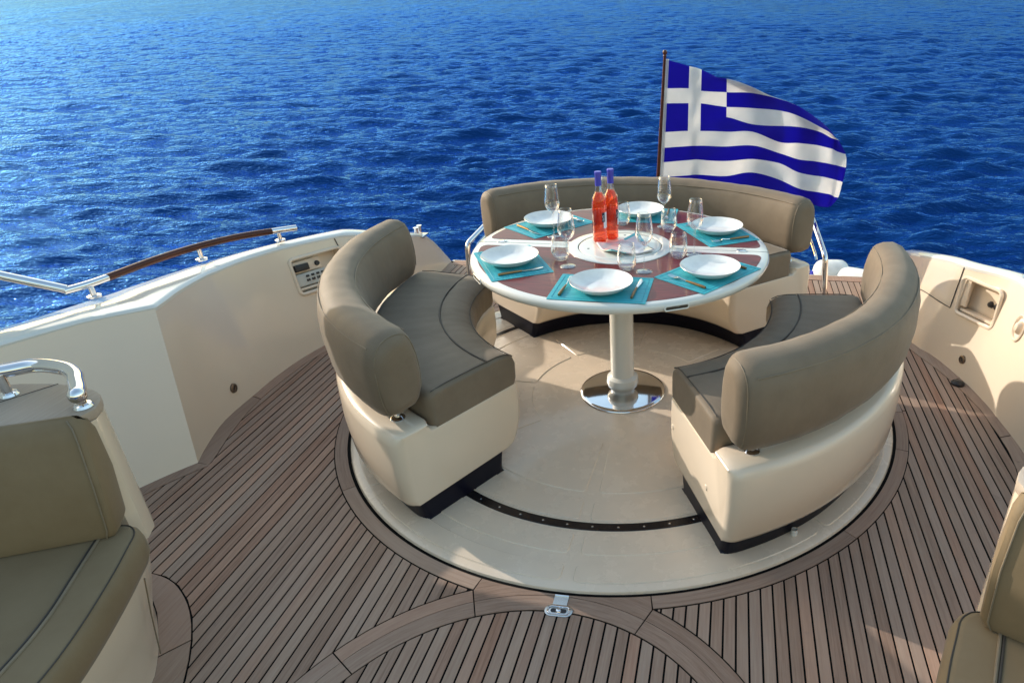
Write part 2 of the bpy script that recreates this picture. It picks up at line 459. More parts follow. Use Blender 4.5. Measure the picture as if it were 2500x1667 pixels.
# ================================================================== SEA
SEA_T = 0.0477
def sea_plane(x, y): return -1.15+SEA_T*(y-2.0)
def build_sea():
    r_ = np.random.RandomState(3)
    cx, cy = 0.53, -3.19
    az = np.radians(np.linspace(-64, 44, 700))
    lr = [3.5]
    while lr[-1] < 260: lr.append(lr[-1]*1.0048)
    lr = np.array(lr)
    Rr, A = np.meshgrid(lr, az, indexing='ij')
    X = cx+Rr*np.sin(A); Y = cy+Rr*np.cos(A)
    Z = np.zeros_like(X)
    lam = np.exp(r_.uniform(math.log(0.20), math.log(1.9), 96))
    th = r_.normal(PI/2+0.16, 0.36, 96)
    for l, t in zip(lam, th):
        k = 2*PI/l
        am = 0.0170*l**0.92
        fade = np.clip((l-2.0*Rr*0.0048)/(l*0.7), 0, 1)
        ph = k*(X*math.cos(t)+Y*math.sin(t))+r_.uniform(0, 2*PI)
        Z += am*fade*(np.exp(np.sin(ph)-1)*1.9-0.9)*0.55
    gust = 0.85+0.22*np.sin(X*0.11+1.0)*np.sin(Y*0.07+0.4)+0.12*np.sin(X*0.31+Y*0.17)
    Z = Z*gust+sea_plane(X, Y)
    nr, na = X.shape
    V = np.stack([X, Y, Z], -1).reshape(-1, 3)
    idx = np.arange(nr*na).reshape(nr, na)
    F = np.stack([idx[:-1, :-1], idx[:-1, 1:], idx[1:, 1:], idx[1:, :-1]], -1).reshape(-1, 4)
    # far and side sea as coarse rings
    ex = []
    far = np.array([lr[-1]*0.999, 500, 1200, 4500]); az2 = np.radians(np.linspace(-64, 44, 60))
    R2, A2 = np.meshgrid(far, az2, indexing='ij'); X2 = cx+R2*np.sin(A2); Y2 = cy+R2*np.cos(A2)
    V2 = np.stack([X2, Y2, sea_plane(X2, Y2)], -1).reshape(-1, 3); i2 = np.arange(V2.shape[0]).reshape(R2.shape)+len(V)
    F2 = np.stack([i2[:-1, :-1], i2[:-1, 1:], i2[1:, 1:], i2[1:, :-1]], -1).reshape(-1, 4)
    far = np.array([3.5, 8, 20, 60, 260, 1200, 4500]); az3 = np.radians(np.linspace(44, 296, 90))
    R3, A3 = np.meshgrid(far, az3, indexing='ij'); X3 = cx+R3*np.sin(A3); Y3 = cy+R3*np.cos(A3)
    V3 = np.stack([X3, Y3, sea_plane(X3, Y3)], -1).reshape(-1, 3); i3 = np.arange(V3.shape[0]).reshape(R3.shape)+len(V)+len(V2)
    F3 = np.stack([i3[:-1, :-1], i3[:-1, 1:], i3[1:, 1:], i3[1:, :-1]], -1).reshape(-1, 4)
    V = np.vstack([V, V2, V3]); F = np.vstack([F, F2, F3])
    me = bpy.data.meshes.new('sea')
    me.vertices.add(len(V)); me.vertices.foreach_set('co', V.astype(np.float32).ravel())
    me.loops.add(F.size); me.loops.foreach_set('vertex_index', F.astype(np.int32).ravel())
    me.polygons.add(len(F)); me.polygons.foreach_set('loop_start', np.arange(0, F.size, 4, dtype=np.int32))
    me.polygons.foreach_set('use_smooth', np.ones(len(F), dtype=bool))
    me.update(calc_edges=True); me.validate()
    bm = bmesh.new(); bm.from_mesh(me)
    bmesh.ops.recalc_face_normals(bm, faces=bm.faces)
    if sum(f.normal.z for f in list(bm.faces)[:200]) < 0: bmesh.ops.reverse_faces(bm, faces=bm.faces)
    bm.to_mesh(me); bm.free()
    me.materials.append(M['sea'])
    o = bpy.data.objects.new('sea', me); C.objects.link(o); o['kind'] = 'structure'
    o['label'] = 'rippled deep blue sea around the yacht'
build_sea()

# ================================================================== BULWARK CURVES  (s = base y, from stern forward)
# rows: base x, base y, top x, top y, top z, outer x, outer y
LW = [(-1.80, 1.96, -1.82, 1.961, 0.02, -1.90, 1.97), (-1.79, 1.60, -1.82, 1.612, 0.331, -1.90, 1.62), (-1.78, 1.25, -1.84, 1.28, 0.45, -1.93, 1.32),
      (-1.79, 0.95, -1.90, 1.02, 0.535, -1.98, 1.10), (-1.845, 0.72, -1.982, 0.79, 0.605, -2.045, 0.905), (-1.885, 0.64, -2.046, 0.70, 0.615, -2.12, 0.81),
      (-2.005, 0.38, -2.182, 0.391, 0.64, -2.265, 0.49), (-2.065, 0.14, -2.243, 0.116, 0.66, -2.36, 0.20), (-2.085, -0.10, -2.255, -0.10, 0.672, -2.41, -0.01),
      (-2.081, -0.264, -2.25, -0.19, 0.68, -2.445, -0.16), (-2.069, -0.544, -2.205, -0.42, 0.695, -2.475, -0.40), (-2.002, -0.773, -2.165, -0.56, 0.70, -2.495, -0.53),
      (-1.947, -0.904, -2.138, -0.651, 0.705, -2.506, -0.61), (-2.015, -1.002, -2.205, -0.738, 0.711, -2.53, -0.72), (-2.10, -1.15, -2.307, -0.87, 0.72, -2.56, -0.88),
      (-2.26, -1.43, -2.43, -1.129, 0.73, -2.60, -1.05), (-2.42, -1.75, -2.56, -1.45, 0.745, -2.70, -1.40), (-2.70, -2.40, -2.80, -2.10, 0.77, -2.92, -2.05)]
RW = [(1.78, 1.96, 1.80, 1.961, 0.02, 1.88, 1.97), (1.76, 1.60, 1.80, 1.62, 0.33, 1.88, 1.63), (1.735, 1.25, 1.785, 1.30, 0.45, 1.86, 1.33),
      (1.735, 0.95, 1.80, 1.03, 0.525, 1.87, 1.08), (1.78, 0.775, 1.87, 0.80, 0.58, 1.95, 0.85), (1.85, 0.655, 1.925, 0.635, 0.605, 2.005, 0.69),
      (1.938, 0.37, 2.055, 0.43, 0.632, 2.16, 0.47), (1.985, 0.14, 2.10, 0.22, 0.648, 2.24, 0.30), (2.005, -0.05, 2.13, 0.0, 0.66, 2.31, 0.05),
      (2.018, -0.198, 2.15, -0.16, 0.67, 2.34, -0.14), (2.022, -0.40, 2.15, -0.34, 0.68, 2.37, -0.34), (1.985, -0.66, 2.12, -0.52, 0.69, 2.40, -0.50),
      (1.93, -0.86, 2.10, -0.65, 0.70, 2.42, -0.60), (2.0, -0.98, 2.17, -0.74, 0.705, 2.44, -0.72), (2.08, -1.12, 2.27, -0.87, 0.715, 2.48, -0.88),
      (2.24, -1.42, 2.40, -1.13, 0.725, 2.54, -1.05), (2.40, -1.75, 2.54, -1.45, 0.74, 2.66, -1.40), (2.68, -2.40, 2.78, -2.10, 0.765, 2.88, -2.05)]
KINK = -0.904
def densify(rows, kink_i, extra):
    """Catmull-Rom resample of the rows, split at the kink so it stays sharp; keeps every row and the extra base-y columns"""
    rows = np.array(rows); out = []
    for lo, hi in ((0, kink_i), (kink_i, len(rows)-1)):
        seg = rows[lo:hi+1]; n = len(seg)
        for i in range(n-1):
            p0 = seg[max(i-1, 0)]; p1 = seg[i]; p2 = seg[i+1]; p3 = seg[min(i+2, n-1)]
            ts = list(np.linspace(0, 1, 5)[:-1])
            for t in ts:
                out.append(0.5*((2*p1)+(-p0+p2)*t+(2*p0-5*p1+4*p2-p3)*t*t+(-p0+3*p1-3*p2+p3)*t**3))
    out.append(rows[-1])
    a = np.array(out)
    for e in extra:
        d = np.argmin(abs(a[:, 1]-e)); a[d] = [np.interp(e, a[::-1, 1], a[::-1, k]) for k in range(7)]
    return a
HOLE = {'L': (0.655, 0.37), 'R': (0.635, 0.345)}
LD = densify(LW, 12, HOLE['L']); RD = densify(RW, 12, HOLE['R'])
VROWS = [0.0, 0.06, 0.16, 0.30, 0.545, 0.70, 0.865, 0.95, 1.0]
def wall_pt(D, s, v):
    c = [np.interp(s, D[::-1, 1], D[::-1, k]) for k in range(7)]
    return Vector((c[0]+(c[2]-c[0])*v, c[1]+(c[3]-c[1])*v, c[4]*v))
def wall_at(D, y, z):
    s, v = y, 0.5
    for _ in range(12):
        h = np.interp(s, D[::-1, 1], D[::-1, 4]); v = z/h
        p = wall_pt(D, s, v); s += (y-p.y)
    p = wall_pt(D, s, v); ds = wall_pt(D, s+0.01, v)-wall_pt(D, s-0.01, v); dv = wall_pt(D, s, v+0.02)-wall_pt(D, s, v-0.02)
    n = ds.cross(dv).normalized()
    if n.x*(-p.x) < 0: n = -n
    return p, n, ds.normalized(), dv.normalized()
def build_bulwark(side):
    D = LD if side == 'L' else RD
    lab = ('cream bulwark with handrail along the left edge of the cockpit' if side == 'L' else 'cream sunlit bulwark along the right edge of the cockpit')
    e = thing('bulwark', lab, 'bulwark', (-2.1 if side == 'L' else 2.1, -0.3, 0), 0, 'bulwarks on both sides of the cockpit')
    V = []; F = []; m = len(VROWS)
    for row in D:
        for v in VROWS: V.append((row[0]+(row[2]-row[0])*v, row[1]+(row[3]-row[1])*v, row[4]*v))
    a, b = HOLE[side]
    i0 = int(np.argmin(abs(D[:, 1]-a))); i1 = int(np.argmin(abs(D[:, 1]-b)))
    j0 = VROWS.index(0.545); j1 = VROWS.index(0.865)
    for i in range(len(D)-1):
        for j in range(m-1):
            if i0 <= i < i1 and j0 <= j < j1: continue
            F.append((i*m+j, i*m+j+1, (i+1)*m+j+1, (i+1)*m+j))
    wall = mesh('inner_wall', V, F, M['gel'], e, smooth=22, fix=False)
    # rounded capping and hull skin
    V = []; F = []
    for row in D:
        ix, iy, iz = row[2], row[3], row[4]; ox, oy = row[5], row[6]
        dx, dy = ox-ix, oy-iy; L = math.hypot(dx, dy); ux, uy = dx/L, dy/L
        pr = [(-0.004, -0.020), (-0.006, -0.004), (0.004, 0.006), (0.02, 0.009), (L*0.5, 0.012), (L-0.02, 0.006), (L, -0.006), (L+0.012, -0.05), (L+0.03, -0.6), (L-0.05, -1.9)]
        for d, z in pr: V.append((ix+ux*d, iy+uy*d, iz+z if z > -0.3 else z))
    m = 10
    for i in range(len(D)-1):
        for j in range(m-1): F.append((i*m+j, i*m+j+1, (i+1)*m+j+1, (i+1)*m+j))
    mesh('capping', V, F, M['gelwhite'], e, smooth=40)
    # socket recess
    def P(i, j, off=0.0):
        p, n = Vector(V0[i*len(VROWS)+j]), nrm
        return p+n*off
    V0 = [(row[0]+(row[2]-row[0])*v, row[1]+(row[3]-row[1])*v, row[4]*v) for row in D for v in VROWS]
    c00 = Vector(V0[i0*len(VROWS)+j0]); c10 = Vector(V0[i1*len(VROWS)+j0]); c01 = Vector(V0[i0*len(VROWS)+j1]); c11 = Vector(V0[i1*len(VROWS)+j1])
    nrm = (c10-c00).cross(c01-c00).normalized()
    if nrm.x*(-c00.x) < 0: nrm = -nrm
    dep = 0.075
    q = [c00, c10, c11, c01]; qb = [p-nrm*dep for p in q]
    # box lining
    mesh('recess_box', q+qb, [(0, 1, 5, 4), (1, 2, 6, 5), (2, 3, 7, 6), (3, 0, 4, 7), (4, 5, 6, 7)], M['gel'], e, smooth=0, fix=False)
    ux = (c10-c00).normalized(); uy = nrm.cross(ux).normalized()
    if uy.z < 0: uy = -uy
    ctr = (c00+c10+c11+c01)/4; wd = (c10-c00).length; hg = (c01-c00).length
    def on(x, y, d=0.0): return ctr+ux*x+uy*y+nrm*d
    rp = roundrect(wd+0.022, hg+0.022, 0.028, 5)
    frm = mesh('recess_frame', *tube([on(x, y, 0.003) for x, y in rp], 0.0115, 8, closed=True), M['gel'], e)
    def slab(name, x0, x1, y0, y1, d0, d1, mat, par=e, bev=0.0):
        V_ = [on(x, y, d) for d in (d0, d1) for x, y in ((x0, y0), (x1, y0), (x1, y1), (x0, y1))]
        return mesh(name, V_, [(3, 2, 1, 0), (4, 5, 6, 7), (0, 1, 5, 4), (1, 2, 6, 5), (2, 3, 7, 6), (3, 0, 4, 7)], mat, par, smooth=35, bev=bev)
    if side == 'L':
        # ux points forward (towards the camera): +x is nearer
        bp = slab('socket_plate', -0.04, wd/2-0.012, 0.018, hg/2-0.012, -0.05, -0.036, M['gel'], bev=0.003)
        slab('socket_cover', 0.055, wd/2-0.022, 0.026, hg/2-0.032, -0.036, -0.014, M['black'], bp, 0.005)
        k = lathe([(0, 0.012), (0.014, 0.012), (0.017, 0.004), (0.017, 0)], 20)
        mesh('socket', [on(-0.012, 0.05)+ux*v[0]+uy*v[1]+nrm*(v[2]-0.036) for v in k[0]], k[1], M['black'], bp)
        bp2 = slab('switch_panel', -0.06, wd/2-0.012, -hg/2+0.034, 0.010, -0.05, -0.030, M['switchpanel'], bev=0.002)
        for i in range(4):
            for jj, (yy, ww, hh) in enumerate(((-0.012, 0.018, 0.014),)):
                slab('switch', 0.072-0.036*i, 0.072-0.036*i+ww, yy-hh/2, yy+hh/2, -0.030, -0.022, M['black'], bp2, 0.001)
            for kx in (0.0, 0.013):
                slab('breaker', 0.072-0.036*i+kx, 0.080-0.036*i+kx, -0.046, -0.030, -0.030, -0.024, M['black'], bp2)
        slab('shelf_lip', -wd/2+0.004, wd/2-0.004, -hg/2+0.012, -hg/2+0.026, -0.06, -0.012, M['gel'], bev=0.003)
    else:
        slab('back_plate', -wd/2+0.01, wd/2-0.02, -hg/2+0.03, hg/2-0.012, -0.072, -0.066, M['gel'])
        for xo in (0.03, 0.075):
            k = lathe([(0, 0.016), (0.015, 0.014), (0.018, 0.004), (0.02, 0)], 18)
            mesh('socket', [on(xo, -0.005)+ux*v[0]+uy*v[1]+nrm*(v[2]-0.066) for v in k[0]], k[1], M['black'], e)
        slab('shelf_lip', -wd/2+0.004, wd/2-0.004, -hg/2+0.004, -hg/2+0.02, -0.07, -0.01, M['gel'], bev=0.003)
        slab('door_track', -wd/2+0.002, -wd/2+0.045, hg/2-0.16, hg/2-0.004, -0.02, -0.004, M['gel'], bev=0.003)
    # round drain fitting
    y, z = (-0.394, 0.106) if side == 'L' else (0.445, 0.100)
    p, n, ds, dv = wall_at(D, y, z)
    k = lathe([(0, 0.006), (0.016, 0.006), (0.017, 0.010), (0.024, 0.008), (0.026, 0)], 22)
    dr = mesh('drain_fitting', [p+ds*v[0]+dv*v[1]+n*v[2] for v in k[0]], k[1], M['brownplug'], e)
    k = boxv((-0.013, -0.0025, 0.004), (0.013, 0.0025, 0.0085))
    mesh('slot', [p+(ds*v[0]*0.7+dv*v[0]*0.7)+(dv*v[1]*0.7-ds*v[1]*0.7)+n*v[2] for v in k[0]], k[1], M['black'], dr)
    # locker door: seam lines and a slightly proud leaf
    ys = (0.685, 0.60, 0.96, 1.08)
    zz0, zz1 = 0.325, 0.965
    def leaf(y0, y1, n1):
        V_ = []; m_ = 8
        for i in range(n1+1):
            yy = y0+(y1-y0)*i/n1
            h = float(np.interp(yy, D[::-1, 3], D[::-1, 4]))
            for jj in range(m_+1):
                z_ = 0.33*(1-jj/m_)+(h-0.014)*jj/m_ if yy < 0.9 else (0.33-(yy-0.9)*0.15)*(1-jj/m_)+(h-0.014)*jj/m_
                p_, n_, _, _ = wall_at(D, yy, z_)
                ed = 0.0005 if (i in (0, n1) or jj in (0, m_)) else 0.004
                V_.append(p_+n_*ed)
        F_ = [(i*(m_+1)+jj, i*(m_+1)+jj+1, (i+1)*(m_+1)+jj+1, (i+1)*(m_+1)+jj) for i in range(n1) for jj in range(m_)]
        o = mesh('locker_door', V_, F_, M['gel'], e, smooth=40, fix=False)
        edge = [V_[jj] for jj in range(m_, -1, -1)]+[V_[i*(m_+1)] for i in range(1, n1+1)]
        mesh('door_seam', *tube([Vector(v)+wall_at(D, v[1], v[2])[1]*0.0022 for v in edge], 0.0030, 6), M['thread'], o)
    leaf(0.715 if side == 'L' else 0.665, 1.10, 10)
    return e
bul_L = build_bulwark('L'); bul_R = build_bulwark('R')
# oval courtesy light in the right bulwark
p, n, ds, dv = wall_at(RD, 0.165, 0.445)
lt = thing('courtesy_light', 'oval cream courtesy light set in the right bulwark', 'light', p)
def onw(v): return p+ds*v[0]+dv*v[1]+n*v[2]
def oval(prof, sx_, sy_, nn=36):
    V_, F_ = lathe(prof, nn); return [onw((v[0]*sx_, v[1]*sy_, v[2])) for v in V_], F_
mesh('bezel', *oval([(0.046, 0), (0.048, 0.008), (0.043, 0.011), (0.038, 0.006), (0.036, -0.004)], 0.95, 1.55), M['gel'], lt)
mesh('lens', *oval([(0, 0.006), (0.018, 0.006), (0.030, 0.002), (0.037, -0.004)], 0.95, 1.55), M['gelwhite'], lt)
V_, F_ = lathe([(0, 0.032), (0.014, 0.028), (0.022, 0.016), (0.026, 0.0)], 24)
mesh('hood', [onw((v[0]*0.9-0.006, v[1]*1.5+0.004, v[2])) for v in V_], F_, M['gel'], lt)

# ================================================================== DECK
DZ = 0.0
def wall_base(D): return [(r[0], r[1]) for r in D]
deck = None
stern = 1.985
outline = [(-2.9, -4.2)]+[(x-0.03, y) for x, y in wall_base(LD)[::-1]]+[(-1.80, stern), (1.78, stern)]+[(x+0.03, y) for x, y in wall_base(RD)]+[(2.9, -4.2)]
deck = mesh('teak_deck', *prism(outline, -0.16, -0.003), M['caulk'], smooth=0)
deck['kind'] = 'structure'; deck['label'] = 'weathered teak cockpit deck with black caulked seams'
SB = [(-1.00, -4.2), (-1.01, -2.8), (-1.03, -2.45), (-1.075, -2.18), (-1.145, -1.978), (-1.19, -1.901), (-1.236, -1.832), (-1.309, -1.741), (-1.384, -1.672), (-1.472, -1.612), (-1.553, -1.579), (-1.64, -1.568), (-1.75, -1.585), (-2.42, -1.66)]
LM = [(-2.36, -1.72), (-2.047, -1.212), (-1.994, -1.097), (-1.948, -1.017), (-1.877, -0.915), (-1.893, -0.855), (-1.947, -0.684), (-1.997, -0.473), (-2.018, -0.279), (-2.015, -0.08), (-2.004, 0.095), (-1.973, 0.232), (-1.92, 0.40), (-1.85, 0.545), (-1.785, 0.67), (-1.735, 0.80), (-1.715, 1.0), (-1.705, 1.3), (-1.715, 1.6), (-1.735, 1.87)]
RM = [(1.715, 1.87), (1.69, 1.5), (1.665, 1.15), (1.68, 0.88), (1.737, 0.701), (1.799, 0.558), (1.866, 0.372), (1.895, 0.261), (1.938, 0.065), (1.953, -0.17), (1.956, -0.316), (1.941, -0.462), (1.916, -0.587), (1.885, -0.75), (1.86, -0.87), (1.93, -0.99), (2.01, -1.15), (2.34, -1.72)]
SBR = [(-x, y) for x, y in SB[::-1]]
field = SB+LM+RM+SBR
gap = 0.0040
def scan(poly, x):
    ys = []
    n_ = len(poly)
    for i in range(n_):
        (x0, y0), (x1, y1) = poly[i], poly[(i+1) % n_]
        if (x0 <= x < x1) or (x1 <= x < x0): ys.append(y0+(y1-y0)*(x-x0)/(x1-x0))
    ys.sort(); return [(ys[i], ys[i+1]) for i in range(0, len(ys)-1, 2)]
def minus_disc(iv, x, cx, cy, rad, straddle=False):
    d = rad*rad-(x-cx)**2
    if d <= 0 and not straddle: return iv
    h = math.sqrt(d) if d > 0 else 0.0
    out = []
    for a, b in iv:
        lo, hi = cy-h, cy+h
        if hi <= a or lo >= b: out.append((a, b)); continue
        if lo > a: out.append((a, lo))
        if hi < b: out.append((hi, b))
    return out
R_RING_I, R_RING_O, A_C, A_I, A_M, A_O = 1.463, 1.523, -2.269, 0.728, 0.798, 0.856
def plank_obj(xs, lows, highs, mat, parent=deck, nm='plank'):
    lows = [v+gap for v in lows]; highs = [v-gap for v in highs]
    poly = list(zip(xs, lows))+list(zip(xs[::-1], highs[::-1]))
    V_, F_ = prism(poly, -0.006, DZ+rng.uniform(-0.0004, 0.0004))
    return mesh(nm, V_, F_, mat, parent, smooth=0)
def planks(seam0, x_from, x_to, fn, pitch=0.045, n_s=6):
    x = x_from
    k0 = math.ceil((x_from-seam0)/pitch-1); k1 = math.floor((x_to-seam0)/pitch+1)
    for k in range(k0, k1+1):
        a = max(seam0+k*pitch+0.0037, x_from); b = min(seam0+(k+1)*pitch-0.0037, x_to)
        if b-a < 0.004: continue
        xs = list(np.linspace(a, b, n_s)); ivs = [fn(x, a, b) for x in xs]
        ok = [i for i in range(n_s) if ivs[i]]
        if not ok: continue
        mx = max(len(ivs[i]) for i in ok)
        base = next(i for i in ok if len(ivs[i]) == mx)
        for q in range(mx):
            sel = []
            for i in ok:
                mid = sum(ivs[base][q])/2
                c = [iv for iv in ivs[i] if iv[0]-0.02 < mid < iv[1]+0.02] or ([ivs[i][q]] if len(ivs[i]) == mx else [])
                if c and c[0][1]-c[0][0] > 2.5*gap: sel.append((xs[i], c[0][0], c[0][1]))
            if len(sel) < 2: continue
            plank_obj([s[0] for s in sel], [s[1] for s in sel], [s[2] for s in sel], M['teak'])
def outer_fn(x, xa, xb):
    iv = scan(field, x)
    iv = minus_disc(iv, x, 0, 0, R_RING_O, min(abs(xa), abs(xb)) < R_RING_O < max(abs(xa), abs(xb)))
    iv = minus_disc(iv, x, 0, A_C, A_O, min(abs(xa), abs(xb)) < A_O < max(abs(xa), abs(xb)))
    return [v for v in iv if v[1]-v[0] > 0.012]
planks(-0.407, -2.30, 0.0, outer_fn)
planks(0.372, 0.0, 2.28, outer_fn)
def inner_fn(x, xa, xb):
    d = A_I**2-x*x
    if d <= 0.0004: return []
    return [(max(A_C-math.sqrt(d), -4.0), A_C+math.sqrt(d))]
planks(0.0025, -A_I, A_I, inner_fn)
# ring boards
def board(inner, outer, mat, name='margin_board', parent=deck):
    poly = inner+outer[::-1]
    return mesh(name, *prism(poly, -0.006, DZ+0.0003), mat, parent, smooth=0)
th_c = math.acos(min(1, max(-1, (R_RING_O**2+A_C**2-A_O**2)/(2*R_RING_O*abs(A_C)))))   # half angle where ring meets arc
joints = [R(-90)+th_c, R(-42.0), R(-14.3), R(-0.7), R(45), R(90), R(135), R(180.7), R(194.3), R(221.6), R(270)-th_c]
for a, b in zip(joints[:-1], joints[1:]):
    g = 0.0018/1.5
    aa = np.linspace(a+g, b-g, 22)
    board([(R_RING_I*math.cos(t), R_RING_I*math.sin(t)) for t in aa], [((R_RING_O-0.003)*math.cos(t), (R_RING_O-0.003)*math.sin(t)) for t in aa], M['teakring'], 'ring_board')
# arc boards: two concentric rows, the outer row cut by the platform circle
def arc_out(t):
    # distance from the arc centre to the platform circle along t
    dx, dy = math.cos(t), math.sin(t); bq = 2*A_C*dy; cq = A_C**2-(R_RING_I)**2
    disc = bq*bq-4*cq
    if disc <= 0: return None
    return (-bq-math.sqrt(disc))/2
corner = math.atan2(R_RING_O*math.sin(R(-90)+th_c)-A_C, R_RING_O*math.cos(R(-90)+th_c))
cuts = [R(-60), R(0), corner-R(34), corner, PI-corner, PI-corner+R(34), PI, R(240)]
for a, b in zip(cuts[:-1], cuts[1:]):
    g = 0.003; aa = np.linspace(a+g, b-g, 26)
    board([((A_I+0.003)*math.cos(t), A_C+(A_I+0.003)*math.sin(t)) for t in aa], [((A_M-0.0012)*math.cos(t), A_C+(A_M-0.0012)*math.sin(t)) for t in aa], M['teakarc'], 'arc_board')
    if abs(a-corner) < 1e-9:
        rr_ = np.linspace(R(-90)+th_c-0.0014, R(-90)-th_c+0.0014, 30)
        oo = [((A_O-0.003)*math.cos(aa[0]), A_C+(A_O-0.003)*math.sin(aa[0]))]+[(R_RING_I*math.cos(t), R_RING_I*math.sin(t)) for t in rr_]+[((A_O-0.003)*math.cos(aa[-1]), A_C+(A_O-0.003)*math.sin(aa[-1]))]
    else:
        oo = [((A_O-0.003)*math.cos(t), A_C+(A_O-0.003)*math.sin(t)) for t in aa]
    board([((A_M+0.0012)*math.cos(t), A_C+(A_M+0.0012)*math.sin(t)) for t in aa], oo, M['teakarc'], 'arc_board')
# margin boards along the bulwarks
def strip_between(inner, outer, splits, mat):
    inner = np.array(inner); outer = np.array(outer)
    def at(pl, t):
        L = np.r_[0, np.cumsum(np.linalg.norm(np.diff(pl, axis=0), axis=1))]; L /= L[-1]
        return (np.interp(t, L, pl[:, 0]), np.interp(t, L, pl[:, 1]))
    for a, b in zip(splits[:-1], splits[1:]):
        ts = np.linspace(a+0.0012, b-0.0012, 14)
        board([at(inner, t) for t in ts], [at(outer, t) for t in ts], mat)
def shift(pl, d):
    pl = np.array(pl); t = np.gradient(pl, axis=0); n_ = np.stack([-t[:, 1], t[:, 0]], 1); n_ /= np.linalg.norm(n_, axis=1)[:, None]
    return pl+n_*d
lb = [(r[0]-0.01, r[1]) for r in LW[::-1]]
kl = LM.index((-1.877, -0.915))
strip_between(shift(LM[:kl+1], 0.003), [p_ for p_ in lb if p_[1] <= -0.9], [0, 0.45, 1], M['teak'])
strip_between(shift(LM[kl:], 0.003), [p_ for p_ in lb if p_[1] >= -0.91], [0, 0.213, 0.45, 0.7, 1], M['teak'])
rb = [(r[0]+0.01, r[1]) for r in RW]
kr = RM.index((1.86, -0.87))
strip_between(shift(RM[:kr+1], 0.003), [p_ for p_ in rb if p_[1] >= -0.87], [0, 0.3, 0.553, 0.755, 1], M['teak'])
strip_between(shift(RM[kr:], 0.003), [p_ for p_ in rb if p_[1] <= -0.85], [0, 0.45, 1], M['teak'])
# stern board across the swim platform
for a, b in ((-1.78, -0.6), (-0.6, 0.6), (0.6, 1.76)):
    mesh('stern_board', *prism([(a+0.003, 1.876), (b-0.003, 1.876), (b-0.003, 1.983), (a+0.003, 1.983)], -0.006, 0.0006), M['teak'], deck, smooth=0)
mesh('stern_nosing', *tube([(-1.80, 1.985, -0.045), (1.78, 1.985, -0.045)], 0.045, 14), M['gelwhite'], deck)
# teak border round the sofas
SBASE = [(-1.11, -4.2), (-1.115, -2.7), (-1.135, -2.4), (-1.17, -2.17), (-1.225, -1.988), (-1.281, -1.901), (-1.351, -1.815), (-1.43, -1.729), (-1.506, -1.666), (-1.58, -1.635), (-1.66, -1.63)]
for sgn in (1, -1):
    i_ = [(x*sgn, y) for x, y in SBASE]; o_ = [(x*sgn, y) for x, y in chaikin(SB[:12], 1, False)]
    strip_between([(x+0.004*sgn*-1, y) for x, y in o_], [(x-0.02*sgn, y-0.01) for x, y in i_], [0, 0.45, 0.83, 1.0], M['teak'])

# ================================================================== ROUND PLATFORM
plat = mesh('round_platform', *lathe([(0, 0.012), (1.40, 0.012), (1.430, 0.011), (1.444, 0.006), (1.449, -0.004), (1.449, -0.02)], 160), M['sole'], smooth=40)
plat['kind'] = 'structure'; plat['label'] = 'round grey beige moulded platform under the dining table'
def sector(r0, r1, a0, a1, h=0.0038, cr=0.022, b=0.0035):
    """raised moulded panel with rounded corners in polar space"""
    rm = (r0+r1)/2; w_ = abs(a1-a0)*rm; hh = r1-r0
    def outl(ins):
        pts = []
        for sx_, sy_, st in ((1, 1, 0), (-1, 1, PI/2), (-1, -1, PI), (1, -1, 1.5*PI)):
            for i in range(6):
                t = st+PI/2*i/5; pts.append((sx_*(w_/2-cr)+(cr-ins)*math.cos(t), sy_*(hh/2-cr)+(cr-ins)*math.sin(t)))
        # densify long tangential edges
        out = []
        for i in range(len(pts)):
            p0, p1 = pts[i], pts[(i+1) % len(pts)]
            k = max(1, int(abs(p1[0]-p0[0])/0.05))
            for q in range(k): out.append((p0[0]+(p1[0]-p0[0])*q/k, p0[1]+(p1[1]-p0[1])*q/k))
        am = (a0+a1)/2
        return [((rm+y)*math.cos(am+x/rm), (rm+y)*math.sin(am+x/rm)) for x, y in out]
    A = outl(0); B_ = outl(b)
    n_ = len(A)
    V_ = [(x, y, 0.0121) for x, y in A]+[(x, y, 0.012+h) for x, y in B_]
    F_ = [(i, (i+1) % n_, n_+(i+1) % n_, n_+i) for i in range(n_)]
    # inner ring to keep the top curved
    F_.append(tuple(range(n_, 2*n_)))
    return V_, F_
def panels(r0, r1, angs, half=0.023):
    for a, b in zip(angs[:-1], angs[1:]):
        rm = (r0+r1)/2
        mesh('moulded_panel', *sector(r0, r1, a+half/rm, b-half/rm), M['sole'], plat, smooth=20)
panels(0.508, 0.893, [R(-90), R(-45), R(0)]); panels(0.508, 0.893, [R(180), R(225), R(270)])
panels(0.508, 0.79, [R(0), R(45), R(90), R(135), R(180)])
panels(0.945, 1.072, [R(-90+45*i) for i in range(9)])
panels(1.148, 1.268, [R(-90+45*i) for i in range(9)])
panels(1.322, 1.412, [R(-90+45*i) for i in range(9)])
mesh('track_lip', *lathe([(1.076, 0.0125), (1.079, 0.016), (1.083, 0.016), (1.085, 0.0125)], 160), M['sole'], plat)
tr = mesh('slide_track', *lathe([(1.085, 0.0124), (1.086, 0.0148), (1.128, 0.0148), (1.130, 0.0124)], 160), M['track'], plat)
for i in range(64):
    a = R(-90)+2*PI*(i+0.4)/64
    if math.sin(a) > -0.6: continue
    mesh('screw', *lathe([(0, 0.0012), (0.0038, 0.0010), (0.005, 0)], 10, (1.107*math.cos(a), 1.107*math.sin(a)), 0.0148), M['steel2'], tr)

